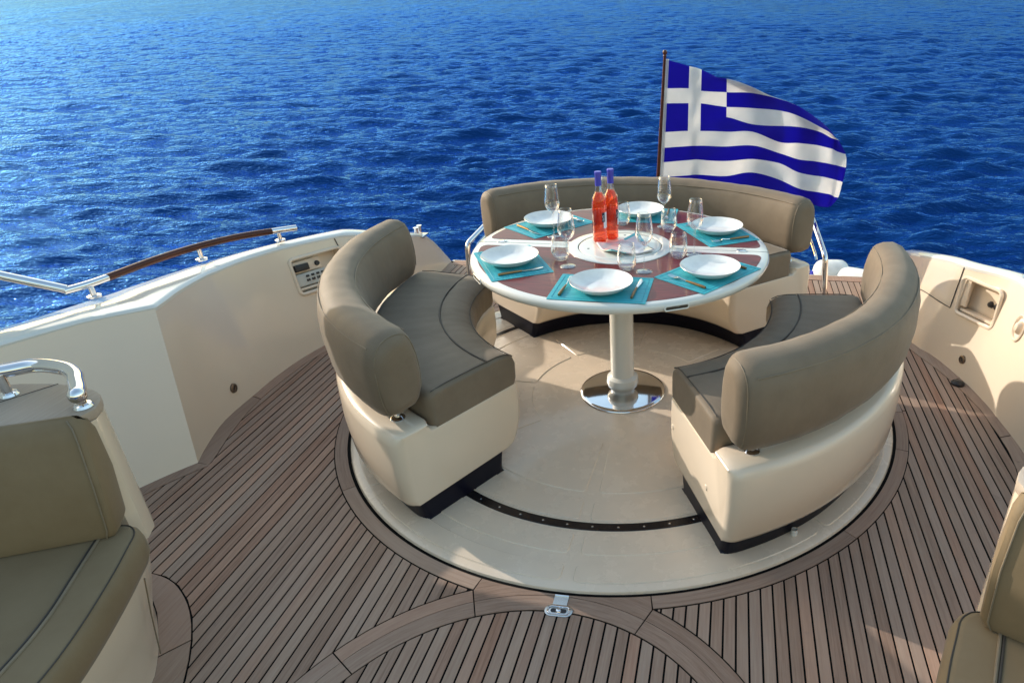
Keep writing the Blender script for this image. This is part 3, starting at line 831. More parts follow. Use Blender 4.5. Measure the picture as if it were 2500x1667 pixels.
# ================================================================== BENCHES
BODY = [(0.87, 0.128), (1.375, 0.128), (1.405, 0.142), (1.420, 0.17), (1.430, 0.30), (1.428, 0.44), (1.418, 0.474), (1.395, 0.488), (1.272, 0.488), (1.258, 0.482), (1.254, 0.468), (1.254, 0.446),
        (0.80, 0.443), (0.776, 0.436), (0.766, 0.42), (0.764, 0.33), (0.772, 0.24), (0.80, 0.165), (0.83, 0.138)]
PLINTH = [(0.90, 0.012), (1.335, 0.012), (1.345, 0.02), (1.352, 0.132), (0.885, 0.132), (0.89, 0.02)]
CUSH = [(0.80, 0.425), (1.23, 0.425), (1.245, 0.445), (1.248, 0.57), (1.235, 0.594), (1.20, 0.602), (0.94, 0.606), (0.925, 0.602), (0.910, 0.606), (0.86, 0.603), (0.81, 0.590), (0.778, 0.565), (0.766, 0.53), (0.768, 0.46), (0.78, 0.435)]
BACK = [(1.285, 0.560), (1.36, 0.548), (1.41, 0.562), (1.432, 0.61), (1.441, 0.70), (1.440, 0.79), (1.428, 0.845), (1.400, 0.885), (1.355, 0.905), (1.31, 0.904), (1.272, 0.888), (1.248, 0.848), (1.233, 0.78), (1.228, 0.70), (1.236, 0.63), (1.256, 0.585)]
def make_bench(a0, a1, label, plugs=False):
    a0, a1 = R(a0), R(a1); am = (a0+a1)/2
    e = thing('curved_bench', label, 'bench', (1.1*math.cos(am), 1.1*math.sin(am), 0.012), 0, 'curved upholstered benches round the dining table')
    mesh('plinth', *sweep(PLINTH, a0+R(1.2), a1-R(1.2), 44, 0.05, zk=0.0), M['navy'], e, smooth=50)
    mesh('base', *sweep(BODY, a0, a1, 56, 0.045, zk=0.22), M['gel'], e, smooth=50)
    cu = mesh('seat_cushion', *sweep(CUSH, a0+R(0.25), a1-R(0.25), 80, 0.035, zk=0.5, wob=0.0016), M['seat'], e, smooth=50)
    mesh('piping', *tube(arc_path(0.925, 0.6045, a0+R(1.2), a1-R(1.2)), 0.0046, 6), M['thread'], cu)
    mesh('seam', *tube(arc_path(0.782, 0.571, a0+R(1.2), a1-R(1.2)), 0.0025, 6), M['thread'], cu)
    for aa in (a0+R(1.15), a1-R(1.15)):
        mesh('seam', *tube([(r*math.cos(aa), r*math.sin(aa), z) for r, z in ((0.79, 0.578), (0.82, 0.594), (0.87, 0.603), (1.0, 0.606), (1.15, 0.605), (1.22, 0.598))], 0.0022, 6), M['thread'], cu)
    bk = mesh('backrest', *sweep(BACK, a0+R(0.5), a1-R(0.5), 96, 0.075, rk=0.80, zk=0.9, wob=0.0017), M['seat'], e, smooth=60)
    mesh('seam', *tube(arc_path(1.4205, 0.8585, a0+R(3.0), a1-R(3.0)), 0.0024, 6), M['thread2'], bk)
    mesh('seam', *tube(arc_path(1.2625, 0.8775, a0+R(3.0), a1-R(3.0)), 0.0024, 6), M['thread2'], bk)
    # end cap seams
    nm = profile_normals(BACK); pb = np.array(BACK); ins = 0.016
    for aa in (a0+R(0.5)+0.025/1.318, a1-R(0.5)-0.025/1.318):
        q = pb-nm*0.0181*np.array([0.80, 0.9])
        q = chaikin(q[2:15], 1, False)
        mesh('seam', *tube([(r*math.cos(aa), r*math.sin(aa), z) for r, z in q], 0.0022, 6), M['thread2'], bk)
    for aa in (a0+R(5.5), am, a1-R(5.5)):
        pg = mesh('support_peg', *lathe([(0.012, 0.0), (0.012, 0.13)], 14, (1.325*math.cos(aa), 1.325*math.sin(aa)), 0.486), M['steel'], e)
        mesh('rosette', *lathe([(0.030, 0.0), (0.030, 0.004), (0.024, 0.009), (0.013, 0.011)], 22, (1.325*math.cos(aa), 1.325*math.sin(aa)), 0.487), M['steel'], pg)
    if plugs:
        t = Vector((math.sin(a0), -math.cos(a0), 0)); rr = Vector((math.cos(a0), math.sin(a0), 0)); up = Vector((0, 0, 1))
        for r_, z_ in ((0.82, 0.297), (1.21, 0.264)):
            V_, F_ = lathe([(0, 0.004), (0.011, 0.0035), (0.014, 0.0)], 18)
            mesh('cap_plug', [rr*(r_+v[0])+up*(z_+v[1])+t*(v[2]+0.0) for v in V_], F_, M['gel'], e)
        mesh('levelling_foot', *lathe([(0, 0.0), (0.014, 0.0), (0.014, 0.02), (0.012, 0.03)], 14, (1.362*math.cos(R(-50)), 1.362*math.sin(R(-50))), 0.0125), M['gelwhite'], e)
    return e
make_bench(-191.5, -118.3, 'curved taupe bench left of the table, back against the shaded bulwark')
make_bench(-65.2, 7.5, 'curved taupe bench right of the table with sunlit cream end panel', True)
make_bench(40.0, 140.5, 'curved taupe bench behind the table, nearest the stern and the flag')

# ================================================================== TABLE
HT = 0.8645
RT = 0.75
tb = thing('dining_table', 'round white dining table with mahogany inlay on a cream pedestal', 'table', (0, 0, 0.012))
mesh('tabletop', *lathe([(0, HT-0.055), (0.60, HT-0.055), (0.715, HT-0.052), (0.742, HT-0.040), (0.750, HT-0.022), (0.746, HT-0.007), (0.736, HT-0.0005), (0.70, HT), (0, HT)], 128), M['gelwhite'], tb, smooth=50)
def half_inlay(sg):
    r0, r1, yb = 0.262, 0.712, 0.050
    pts = []
    a_o = math.asin((yb+0.05)/r1); cr = 0.05
    # outer arc
    for t in np.linspace(a_o, PI-a_o, 60): pts.append((r1*math.cos(t), r1*math.sin(t)))
    # rounded corner down to the bar line
    def fillet(p0, c, p1, n_=6):
        return [tuple((1-t)**2*np.array(p0)+2*t*(1-t)*np.array(c)+t*t*np.array(p1)) for t in np.linspace(0, 1, n_)[1:-1]]
    xl = -math.sqrt(r1*r1-yb*yb)
    pL = pts[-1]; pL2 = (xl+0.045, yb)
    pts += fillet(pL, (xl, yb), pL2); pts.append(pL2)
    a_i = math.asin(yb/r0)
    for t in np.linspace(PI-a_i, a_i, 40): pts.append((r0*math.cos(t), r0*math.sin(t)))
    pR2 = (-pL2[0], yb); pts.append(pR2); pts += fillet(pR2, (-xl, yb), pts[0])
    pts = [(x, y*sg) for x, y in pts]
    return mesh('wood_inlay', *prism(pts, HT-0.003, HT+0.0012), M['mahogany'], tb, smooth=30)
half_inlay(1); half_inlay(-1)
# fold seam between the two halves, hinges, turntable
mesh('fold_seam', *boxv((-0.745, -0.0018, HT-0.002), (-0.27, 0.0018, HT+0.0007)), M['grey'], tb)
mesh('fold_seam', *boxv((0.27, -0.0018, HT-0.002), (0.745, 0.0018, HT+0.0007)), M['grey'], tb)
for xh, yh in ((-0.628, 0.012), (0.612, 0.0)):
    h_ = mesh('hinge', *prism(stadium(0.05, 0.036, 8, (xh, yh)), HT, HT+0.004), M['steel'], tb, bev=0.001)
    for k in (-1, 1):
        mesh('hinge_screw', *lathe([(0, 0.0014), (0.005, 0.001), (0.006, 0)], 10, (xh+0.012*k, yh+0.008*k), HT+0.004), M['steel2'], h_)
ls = mesh('turntable_rim', *lathe([(0.2645, HT), (0.2645, HT+0.004), (0.259, HT+0.006), (0.214, HT+0.006), (0.2125, HT+0.002)], 96), M['gelwhite'], tb)
ls2 = mesh('lazy_susan', *lathe([(0, HT+0.0075), (0.19, HT+0.0075), (0.204, HT+0.0065), (0.2085, HT+0.003), (0.2085, HT)], 96), M['gelwhite'], tb)
mesh('turntable_groove', *lathe([(0.2085, HT+0.0012), (0.2125, HT+0.0012)], 96), M['thread'], tb, fix=False)
for a in (R(-155), R(-25), R(90)):
    mesh('screw_hole', *lathe([(0, 0.0006), (0.006, 0.0005), (0.007, 0)], 12, (0.165*math.cos(a), 0.165*math.sin(a)), HT+0.0075), M['black'], tb)
# grip slots in the rim
for a in (R(-143), R(-62.5)):
    c_ = Vector((math.cos(a), math.sin(a), 0)); t_ = Vector((-math.sin(a), math.cos(a), 0)); up = Vector((0, 0, 1))
    def rim(w_, h_, r_off, z_):
        out = []
        for x, y in stadium(w_, h_, 7):
            aa = a+x/RT; zz = y
            out.append(Vector((math.cos(aa), math.sin(aa), 0))*(RT+r_off)+up*(HT-0.026+zz))
        return out
    o1 = rim(0.118, 0.027, 0.0005, 0); o2 = rim(0.112, 0.021, 0.003, 0); o3 = rim(0.100, 0.013, 0.0012, 0)
    n_ = len(o1)
    sl = mesh('grip_slot', o1+o2+o3, [(i, (i+1) % n_, n_+(i+1) % n_, n_+i) for i in range(n_)]+[(n_+i, n_+(i+1) % n_, 2*n_+(i+1) % n_, 2*n_+i) for i in range(n_)], M['gelwhite'], tb, fix=False)
    mesh('painted_slot_shade', o3, [tuple(range(n_))], M['thread'], sl, fix=False)  # flat dark face, the shade inside the slot put in as colour
mesh('pedestal', *lathe([(0.066, 0.088), (0.066, 0.10), (0.0630, 0.695), (0.0635, 0.70), (0.069, 0.703), (0.071, 0.712), (0.071, 0.762), (0.066, 0.770), (0.046, 0.770)], 40), M['gelwhite'], tb, smooth=40)
mesh('inner_column', *lathe([(0.043, 0.70), (0.043, HT-0.05)], 32), M['steel2'], tb)
mesh('collar', *lathe([(0.068, 0.024), (0.070, 0.042), (0.086, 0.058), (0.091, 0.082), (0.086, 0.108), (0.066, 0.122)], 40), M['gelwhite'], tb, smooth=40)
bd = mesh('base_disc', *lathe([(0, 0.0245), (0.215, 0.0245), (0.234, 0.0225), (0.240, 0.017), (0.240, 0.0125)], 80), M['steel'], tb, smooth=60)
mesh('table_arm', *lathe([(0.09, HT-0.075), (0.19, HT-0.06), (0.19, HT-0.055)], 40), M['gel'], tb)

# ---------------------------------------------------------------- place settings
SEATS = [('front', -90.0, 0.010, -0.563), ('right front', -35.5, 0.461, -0.325), ('right back', 30.0, 0.475, 0.292), ('back', 90.0, 0.030, 0.563), ('left back', 142.0, -0.448, 0.322), ('left front', 212.0, -0.478, -0.290)]
WHERE = {'front': 'nearest the camera', 'right front': 'at the right front of the table', 'right back': 'at the right back of the table', 'back': 'at the far back of the table',
         'left back': 'at the left back of the table', 'left front': 'at the left front of the table'}
ZT = HT+0.0012
PLATE_PROF = [(0, 0.009), (0.050, 0.0095), (0.085, 0.013), (0.108, 0.022), (0.126, 0.033), (0.1345, 0.0405), (0.1365, 0.0415), (0.1375, 0.040), (0.128, 0.030), (0.112, 0.016), (0.096, 0.007), (0.078, 0.004), (0.074, 0.0), (0.066, 0.0), (0.064, 0.003), (0, 0.003)]
def fork_parts(e):
    mesh('handle', *tube([(0, -0.115, 0.006), (0, -0.10, 0.0065), (0, -0.05, 0.007), (0, -0.018, 0.007), (0, -0.002, 0.007)], [0.0058, 0.0066, 0.0058, 0.0045, 0.0030], 8), M['brass'], e, False)
    V_, F_ = tube([(0, -0.004, 0.007), (0, 0.02, 0.008), (0, 0.038, 0.012), (0, 0.046, 0.011)], [0.0026, 0.0023, 0.0028, 0.004], 8)
    parts = [(V_, F_)]
    # head plate and four tines
    prof = [(0.040, 0.0040, 0.011), (0.050, 0.0105, 0.0075), (0.062, 0.0120, 0.006)]
    Vh = []; 
    for y, w_, z in prof: Vh += [(-w_, y, z), (w_, y, z), (w_, y, z-0.0016), (-w_, y, z-0.0016)]
    Fh = []
    for i in range(2):
        for k in range(4): Fh.append((i*4+k, i*4+(k+1) % 4, (i+1)*4+(k+1) % 4, (i+1)*4+k))
    Fh += [(0, 1, 2, 3), (8, 9, 10, 11)]
    parts.append((Vh, Fh))
    for k in range(4):
        x = -0.0102+0.0068*k
        parts.append(tube([(x, 0.060, 0.0055), (x, 0.078, 0.0052), (x, 0.094, 0.0075), (x, 0.102, 0.0105)], [0.0017, 0.0017, 0.0015, 0.0008], 5))
    mesh('head', *merge(*parts), M['steel'], e, False)
def knife_parts(e):
    mesh('handle', *tube([(0, -0.110, 0.006), (0, -0.095, 0.0065), (0, -0.05, 0.0065), (0, -0.01, 0.006), (0, 0.004, 0.006)], [0.0056, 0.0064, 0.0060, 0.0055, 0.0040], 8), M['brass'], e, False)
    out = [(-0.005, 0.0), (0.005, 0.0), (0.0065, 0.02), (0.0105, 0.05), (0.0115, 0.075), (0.008, 0.095), (0.0, 0.108), (-0.006, 0.10), (-0.0065, 0.06), (-0.006, 0.02)]
    mesh('blade', *prism(out, 0.0042, 0.0062), M['steel'], e, False, bev=0.0005)
first = {}
def put(kind, builder, label, cat, loc, rz, group, **kw):
    if kind not in first:
        e = thing(kind, label, cat, loc, rz, group); builder(e); first[kind] = e
    else:
        e = copy_tree(first[kind]); e.location = loc; e.rotation_euler = (0, 0, rz); e['label'] = label
    return e
def mat_parts(e):
    mesh('mat_sheet', *prism(roundrect(0.42, 0.29, 0.004, 2), 0.0, 0.0022), M['mat'], e, False, smooth=30)
    mesh('border_stitch', *tube([(x, y, 0.0022) for x, y in roundrect(0.385, 0.255, 0.003, 2)], 0.0014, 5, closed=True), M['matedge'], e, False)
def plate_parts(e):
    mesh('dish', *lathe(PLATE_PROF, 72), M['porcelain'], e, False, smooth=40)
for nm, ang, mx, my in SEATS:
    a = R(ang); inx, iny = -math.cos(a), -math.sin(a); rx, ry = iny, -inx
    rz = math.atan2(ry, rx)+R(rng.uniform(-1.2, 1.2))
    put('placemat', mat_parts, 'turquoise woven placemat '+WHERE[nm], 'placemat', (mx, my, ZT), rz, 'turquoise placemats on the dining table')
    put('plate', plate_parts, 'white coupe dinner plate '+WHERE[nm], 'plate', (mx+inx*-0.008, my+iny*-0.008, ZT+0.0024), rng.uniform(0, 6), 'white plates on the dining table')
    rot = rz+R(rng.uniform(-5, 5))
    put('fork', fork_parts, 'bronze handled fork left of the plate '+WHERE[nm], 'fork', (mx-rx*0.158+inx*0.005, my-ry*0.158+iny*0.005, ZT+0.0024), rot, 'forks on the dining table')
    put('knife', knife_parts, 'bronze handled knife right of the plate '+WHERE[nm], 'knife', (mx+rx*0.152+inx*0.005, my+ry*0.152+iny*0.005, ZT+0.0024), rot+R(rng.uniform(-4, 4)), 'knives on the dining table')
# ---------------------------------------------------------------- glasses
def wine_glass_parts(e):
    mesh('bowl', *lathe([(0.006, 0.128), (0.016, 0.134), (0.030, 0.148), (0.0375, 0.164), (0.0405, 0.178), (0.0395, 0.196), (0.036, 0.225), (0.0315, 0.258), (0.0300, 0.274), (0.0290, 0.2745), (0.0283, 0.2738), (0.0300, 0.257), (0.0345, 0.225), (0.038, 0.196), (0.039, 0.178), (0.036, 0.165), (0.0285, 0.150), (0.014, 0.138), (0, 0.1345)], 40), M['glass'], e, False, smooth=60)
    mesh('stem', *lathe([(0, 0.007), (0.0060, 0.008), (0.0042, 0.014), (0.0036, 0.03), (0.0034, 0.09), (0.0044, 0.118), (0.0075, 0.130), (0.010, 0.1325), (0, 0.1335)], 20), M['glass'], e, False, smooth=60)
    mesh('foot', *lathe([(0, 0.0078), (0.010, 0.0070), (0.030, 0.0032), (0.0375, 0.0018), (0.0382, 0.0008), (0.037, 0.0), (0, 0.0)], 36), M['glass'], e, False, smooth=60)
def tumbler_parts(e):
    mesh('wall', *lathe([(0.026, 0.004), (0.0365, 0.014), (0.0435, 0.032), (0.0455, 0.048), (0.0435, 0.075), (0.0385, 0.108), (0.0355, 0.1215), (0.0348, 0.122), (0.0342, 0.121), (0.0370, 0.107), (0.0418, 0.075), (0.0437, 0.049), (0.0418, 0.034), (0.036, 0.021)], 40), M['glass'], e, False, smooth=60)
    mesh('glass_base', *lathe([(0, 0.014), (0.022, 0.0145), (0.034, 0.0185), (0.0372, 0.021), (0.0366, 0.0145), (0.027, 0.002), (0.024, 0.0), (0.010, 0.002), (0, 0.0025)], 36), M['glass'], e, False, smooth=60)
GL = [(-0.375, 0.126, 'by the left back plate'), (-0.197, -0.314, 'between the left front plate and the lazy susan'), (0.167, -0.340, 'just behind the nearest plate'),
      (0.188, 0.360, 'near the far back plate on the right'), (0.381, -0.082, 'between the two right hand plates'), (-0.125, 0.330, 'standing behind the two bottles')]
for x, y, wh in GL:
    put('wine_glass', wine_glass_parts, 'tall stemmed wine glass '+wh, 'wine glass', (x, y, ZT), rng.uniform(0, 6), 'stemmed wine glasses on the dining table')
TM = [(-0.254, -0.225, 'beside the stemmed glass at the left front'), (0.083, -0.318, 'in front of the folded tray'), (0.306, -0.130, 'between the lazy susan and the right front plate'),
      (0.222, 0.282, 'in front of the stemmed glass at the right back'), (-0.045, 0.375, 'right of the bottles before the far plate')]
for x, y, wh in TM:
    put('tumbler', tumbler_parts, 'clear stemless tumbler '+wh, 'tumbler', (x, y, ZT), rng.uniform(0, 6), 'clear tumblers on the dining table')
# ---------------------------------------------------------------- bottles
def bottle_parts(e):
    mesh('glass', *lathe([(0, 0.018), (0.012, 0.016), (0.024, 0.003), (0.0315, 0.0), (0.0362, 0.004), (0.0370, 0.012), (0.0370, 0.190), (0.0358, 0.212), (0.031, 0.235), (0.0205, 0.254), (0.0160, 0.268), (0.0150, 0.300), (0.0150, 0.352), (0.0135, 0.354), (0, 0.354)], 40), M['bottleglass'], e, False, smooth=60)
    mesh('wine', *lathe([(0, 0.022), (0.012, 0.020), (0.025, 0.007), (0.0312, 0.004), (0.0343, 0.008), (0.0346, 0.188), (0.0335, 0.210), (0.0290, 0.232), (0.0185, 0.250), (0.0170, 0.254), (0, 0.2545)], 36), M['wine'], e, False, smooth=60)
    mesh('capsule', *lathe([(0.0162, 0.290), (0.0163, 0.345), (0.0172, 0.346), (0.0172, 0.357), (0.0160, 0.360), (0, 0.360)], 28), M['capsule'], e, False, smooth=50)
    def band(a0, a1, z0, z1, r_, n_=28):
        V_ = []; 
        for t in np.linspace(R(a0), R(a1), n_): V_ += [(r_*math.cos(t), r_*math.sin(t), z0), (r_*math.cos(t), r_*math.sin(t), z1)]
        return V_, [(2*i, 2*i+2, 2*i+3, 2*i+1) for i in range(n_-1)]
    lb_ = mesh('label', *band(-24, 200, 0.078, 0.160, 0.0374), M['paper'], e, False, fix=False)
    mesh('label_panel', *band(-38, -12, 0.112, 0.160, 0.0378, 8), M['navylabel'], lb_, False, fix=False)
    # white letter S on the dark panel
    S = [(0.7, 0.85), (0.45, 1.0), (0.15, 0.9), (0.08, 0.68), (0.3, 0.52), (0.6, 0.42), (0.72, 0.22), (0.5, 0.03), (0.2, 0.05), (0.02, 0.2)]
    pts = []
    for u, v in chaikin(S, 2, False):
        t = R(-34+17*u); pts.append((0.0381*math.cos(t), 0.0381*math.sin(t), 0.120+0.026*v))
    mesh('letter_s', *tube(pts, 0.0011, 5), M['paper'], lb_, False)
put('wine_bottle', bottle_parts, 'rose wine bottle with blue capsule, nearer of the two', 'bottle', (-0.111, 0.045, HT+0.0075), R(-20), 'rose wine bottles on the lazy susan')
put('wine_bottle', bottle_parts, 'rose wine bottle with blue capsule, farther back of the two', 'bottle', (-0.060, 0.106, HT+0.0075), R(0), 'rose wine bottles on the lazy susan')
# ---------------------------------------------------------------- glass tray with curled corners
def tray():
    e = thing('serving_tray', 'square pale tray with curled turquoise corners on the lazy susan', 'tray', (0.035, -0.055, HT+0.0078), R(28))
    n_ = 24; h_ = 0.105; V_ = []; F_ = []
    for i in range(n_+1):
        for j in range(n_+1):
            u, v = 2*i/n_-1, 2*j/n_-1
            d1 = max(0, (u+v)/2-0.35)/0.65; d2 = max(0, (-u-v)/2-0.35)/0.65
            d3 = max(0, (u-v)/2-0.55)/0.45; d4 = max(0, (v-u)/2-0.55)/0.45
            z = 0.006+0.052*(d1**1.4)+0.036*(d2**1.4)+0.012*(d3+d4)
            k = 1-0.14*(d1+d2)
            V_.append((u*h_*k*1.12, v*h_*k, z))
    for i in range(n_):
        for j in range(n_): F_.append((i*(n_+1)+j, (i+1)*(n_+1)+j, (i+1)*(n_+1)+j+1, i*(n_+1)+j+1))
    mid = []
    for i in range(n_):
        for j in range(n_):
            mid.append(1 if (i < 2 and j < 9) or (j < 2 and i < 9) or (i >= n_-2 and j >= n_-9) or (j >= n_-2 and i >= n_-9) else 0)
    o = mesh('dish', V_, F_, None, e, False, mats=[M['trayglaze'], M['trayedge']], midx=mid, fix=False, smooth=60)
    md = o.modifiers.new('thick', 'SOLIDIFY'); md.thickness = 0.005; md.offset = -1
    mesh('tray_foot', *lathe([(0.05, 0.0), (0.05, 0.003), (0.045, 0.005), (0, 0.005)], 24), M['porcelain'], e, False)
M['trayglaze'] = plain('pale_lilac_glaze', (0.66, 0.60, 0.62), 0.08, 0, 1.0)
M['trayedge'] = plain('turquoise_glaze', (0.10, 0.50, 0.55), 0.1, 0, 1.0)
tray()

# ================================================================== FLAG
FLAG = [[[0.0743, 1.62, 1.6277], [0.0708, 1.62, 1.538], [0.0672, 1.62, 1.4466], [0.0635, 1.62, 1.3492], [0.0598, 1.62, 1.2542], [0.056, 1.62, 1.1574], [0.0522, 1.62, 1.0497], [0.0482, 1.62, 0.9489], [0.0442, 1.62, 0.8414], [0.04, 1.62, 0.7413]], [[0.225, 1.635, 1.5862], [0.2252, 1.635, 1.5124], [0.2252, 1.635, 1.4459], [0.226, 1.635, 1.3503], [0.2266, 1.635, 1.2582], [0.2273, 1.635, 1.1662], [0.2282, 1.635, 1.0607], [0.2289, 1.635, 0.9632], [0.2299, 1.635, 0.8545], [0.2306, 1.635, 0.7521]], [[0.3094, 1.625, 1.5652], [0.3098, 1.625, 1.5013], [0.3103, 1.625, 1.4332], [0.3113, 1.625, 1.3506], [0.3127, 1.625, 1.2563], [0.3139, 1.625, 1.1672], [0.3155, 1.625, 1.0667], [0.3168, 1.625, 0.9716], [0.3185, 1.625, 0.8653], [0.3201, 1.625, 0.7617]], [[0.4803, 1.715, 1.4799], [0.4791, 1.6325, 1.5079], [0.4826, 1.6411, 1.4208], [0.4864, 1.6774, 1.3215], [0.4888, 1.6882, 1.2533], [0.4932, 1.6577, 1.1616], [0.4978, 1.6306, 1.0643], [0.502, 1.6465, 0.9616], [0.5063, 1.6822, 0.849], [0.5106, 1.6854, 0.7467]], [[0.6587, 1.765, 1.4045], [0.6541, 1.685, 1.4504], [0.6576, 1.7193, 1.4097], [0.665, 1.74, 1.3087], [0.6721, 1.7167, 1.203], [0.6745, 1.6836, 1.1599], [0.6813, 1.6892, 1.0654], [0.6893, 1.7253, 0.961], [0.6965, 1.739, 0.8621], [0.7032, 1.7102, 0.7598]], [[0.8429, 1.74, 1.319], [0.8383, 1.715, 1.3564], [0.8352, 1.689, 1.3765], [0.8408, 1.675, 1.3046], [0.8475, 1.639, 1.207], [0.8565, 1.6337, 1.1007], [0.8654, 1.6669, 1.0189], [0.8732, 1.69, 0.9434], [0.8816, 1.6691, 0.8355], [0.8873, 1.6349, 0.7502]], [[0.9884, 1.81, 1.2455], [0.9826, 1.785, 1.284], [0.9762, 1.752, 1.3229], [0.9794, 1.7163, 1.2633], [0.9855, 1.7006, 1.1903], [0.999, 1.728, 1.077], [1.0129, 1.7583, 0.9623], [1.0211, 1.7471, 0.8721], [1.0292, 1.7109, 0.7632], [1.037, 1.7026, 0.6795]], [[1.1311, 1.805, 1.1684], [1.1241, 1.78, 1.2076], [1.1182, 1.755, 1.2375], [1.1129, 1.6701, 1.2072], [1.1192, 1.6893, 1.1695], [1.1344, 1.7241, 1.0665], [1.147, 1.7236, 0.9538], [1.154, 1.6885, 0.8605], [1.1648, 1.6702, 0.7485], [1.1794, 1.6955, 0.6422]], [[1.2387, 1.865, 1.0787], [1.2309, 1.84, 1.1192], [1.2241, 1.815, 1.1502], [1.2159, 1.7415, 1.1464], [1.2246, 1.7778, 1.1101], [1.2351, 1.788, 1.0336], [1.244, 1.7572, 0.9303], [1.2524, 1.7305, 0.8345], [1.2646, 1.747, 0.7125], [1.2576, 1.7825, 0.6107]], [[1.2991, 1.9, 1.0181], [1.293, 1.875, 1.0411], [1.287, 1.85, 1.0639], [1.2815, 1.825, 1.0819], [1.2772, 1.7999, 1.0909], [1.2838, 1.7762, 1.0141], [1.2912, 1.7434, 0.9223], [1.305, 1.7496, 0.8191], [1.3092, 1.7857, 0.6893], [1.2782, 1.7988, 0.6117]], [[1.2951, 1.93, 0.9844], [1.2936, 1.905, 1.0078], [1.291, 1.88, 1.0402], [1.2895, 1.855, 1.063], [1.2884, 1.8146, 1.0812], [1.3389, 1.7786, 1.001], [1.3543, 1.774, 0.9059], [1.3495, 1.8074, 0.7951], [1.3382, 1.83, 0.6736], [1.2935, 1.8086, 0.6115]]]
def cr(p, t):
    n_ = len(p)-1; i = min(int(t), n_-1); f = t-i
    p0, p1, p2, p3 = p[max(i-1, 0)], p[i], p[i+1], p[min(i+2, n_)]
    return 0.5*((2*p1)+(-p0+p2)*f+(2*p0-5*p1+4*p2-p3)*f*f+(-p0+3*p1-3*p2+p3)*f**3)
def build_flag():
    G = np.array(FLAG); S_ = 6
    nu, nv = (G.shape[0]-1)*S_, (G.shape[1]-1)*S_
    V_ = []
    for i in range(nu+1):
        col = np.array([cr(G[:, j], i/S_) for j in range(10)])
        for j in range(nv+1): V_.append(cr(col, j/S_))
    for i in range(nu+1):
        for j in range(nv+1):
            u_, v_ = i/nu, j/nv
            k_ = min(1.0, u_*5)
            d_ = 0.007*math.sin(19*u_+7*v_)+0.005*math.sin(31*u_-13*v_+1.3)+0.0035*math.sin(9*u_+37*v_)+0.003*math.sin(57*u_+21*v_)
            V_[i*(nv+1)+j] = V_[i*(nv+1)+j]+np.array((0, d_*k_, 0))
    F_ = []; mid = []
    for i in range(nu):
        for j in range(nv):
            F_.append((i*(nv+1)+j, i*(nv+1)+j+1, (i+1)*(nv+1)+j+1, (i+1)*(nv+1)+j))
            cI, rI = i//S_, j//S_
            if cI < 3 and rI < 5: wht = (cI == 1) or (rI == 2)
            else: wht = rI % 2 == 1
            mid.append(1 if wht else 0)
    o = mesh('flag', V_, F_, None, mats=[M['flagblue'], M['flagwhite']], midx=mid, fix=False, smooth=180)
    md = o.modifiers.new('thick', 'SOLIDIFY'); md.thickness = 0.0015
    tag(o, 'blue and white striped flag with white cross flying over the stern', 'flag')
    a_, b_ = G[0, 0], G[0, 9]
    hem = [(a_*(1-t)+b_*t) for t in np.linspace(-0.004, 1.004, 12)]
    V2 = []
    for p_ in hem: V2 += [p_+np.array((-0.012, -0.0012, 0)), p_+np.array((0.014, -0.0022, 0)), p_+np.array((0.014, 0.0022, 0)), p_+np.array((-0.012, 0.0012, 0))]
    F2 = [(i*4+k, i*4+(k+1) % 4, (i+1)*4+(k+1) % 4, (i+1)*4+k) for i in range(11) for k in range(4)]
    mesh('hoist_hem', V2, F2, M['flagwhite'], o)
build_flag()
fp = thing('flagpole', 'slim varnished wooden flagpole behind the stern bench', 'flagpole', (-0.011, 1.62, 0.17))
mesh('pole', *tube([(-0.011, 1.62, 0.17), (0.021, 1.62, 0.841), (0.060, 1.62, 1.655)], [0.015, 0.0135, 0.0095], 12), M['railwood'], fp)
mesh('finial', *lathe([(0, 0.034), (0.010, 0.031), (0.0155, 0.020), (0.0145, 0.010), (0.009, 0.002), (0.012, -0.004), (0.010, -0.012)], 18, (0.0605, 1.62), 1.655), M['railwood'], fp)
mesh('pole_socket', *lathe([(0.034, 0.0), (0.034, 0.01), (0.022, 0.03), (0.021, 0.16), (0.016, 0.165)], 20, (-0.014, 1.62), 0.0), M['steel'], fp)

# ================================================================== RAILS
def side_rail():
    e = thing('handrail', 'curved steel and varnished wood handrail on the left bulwark', 'handrail', (-2.4, 0, 0.69))
    P_ = [Vector(q) for q in [(-2.540, -0.70, 0.785), (-2.499, -0.603, 0.785), (-2.480, -0.47, 0.783), (-2.455, -0.24, 0.780), (-2.405, 0.001, 0.772), (-2.320, 0.24, 0.757), (-2.203, 0.451, 0.735), (-2.150, 0.525, 0.728)]]
    n_ = len(P_)-1; path = [cr(P_, t) for t in np.linspace(0, n_, 50)]
    k0 = min(range(50), key=lambda i: abs(path[i].y+0.52)); k1 = min(range(50), key=lambda i: abs(path[i].y-0.40))
    mesh('wood_grip', *tube(path[k0:k1+1], 0.019, 14), M['railwood'], e)
    mesh('steel_end', *tube(path[:k0+1], 0.018, 14), M['steel'], e)
    mesh('steel_end', *tube(path[k1:], 0.018, 14), M['steel'], e)
    for x, y, z0, z1 in ((-2.499, -0.603, 0.722, 0.785), (-2.405, 0.001, 0.698, 0.772), (-2.222, 0.445, 0.672, 0.737)):
        s_ = mesh('stanchion', *tube([(x, y, z0), (x, y, z1)], 0.013, 14), M['steel'], e)
        mesh('foot_flange', *lathe([(0, 0.007), (0.02, 0.007), (0.03, 0.003), (0.03, -0.006)], 20, (x, y), z0), M['steel'], s_)
    mesh('upper_rail', *tube([(-2.535, -0.69, 0.79), (-2.75, -0.80, 0.90), (-3.05, -0.98, 1.07)], 0.021, 14), M['steel'], e)
side_rail()
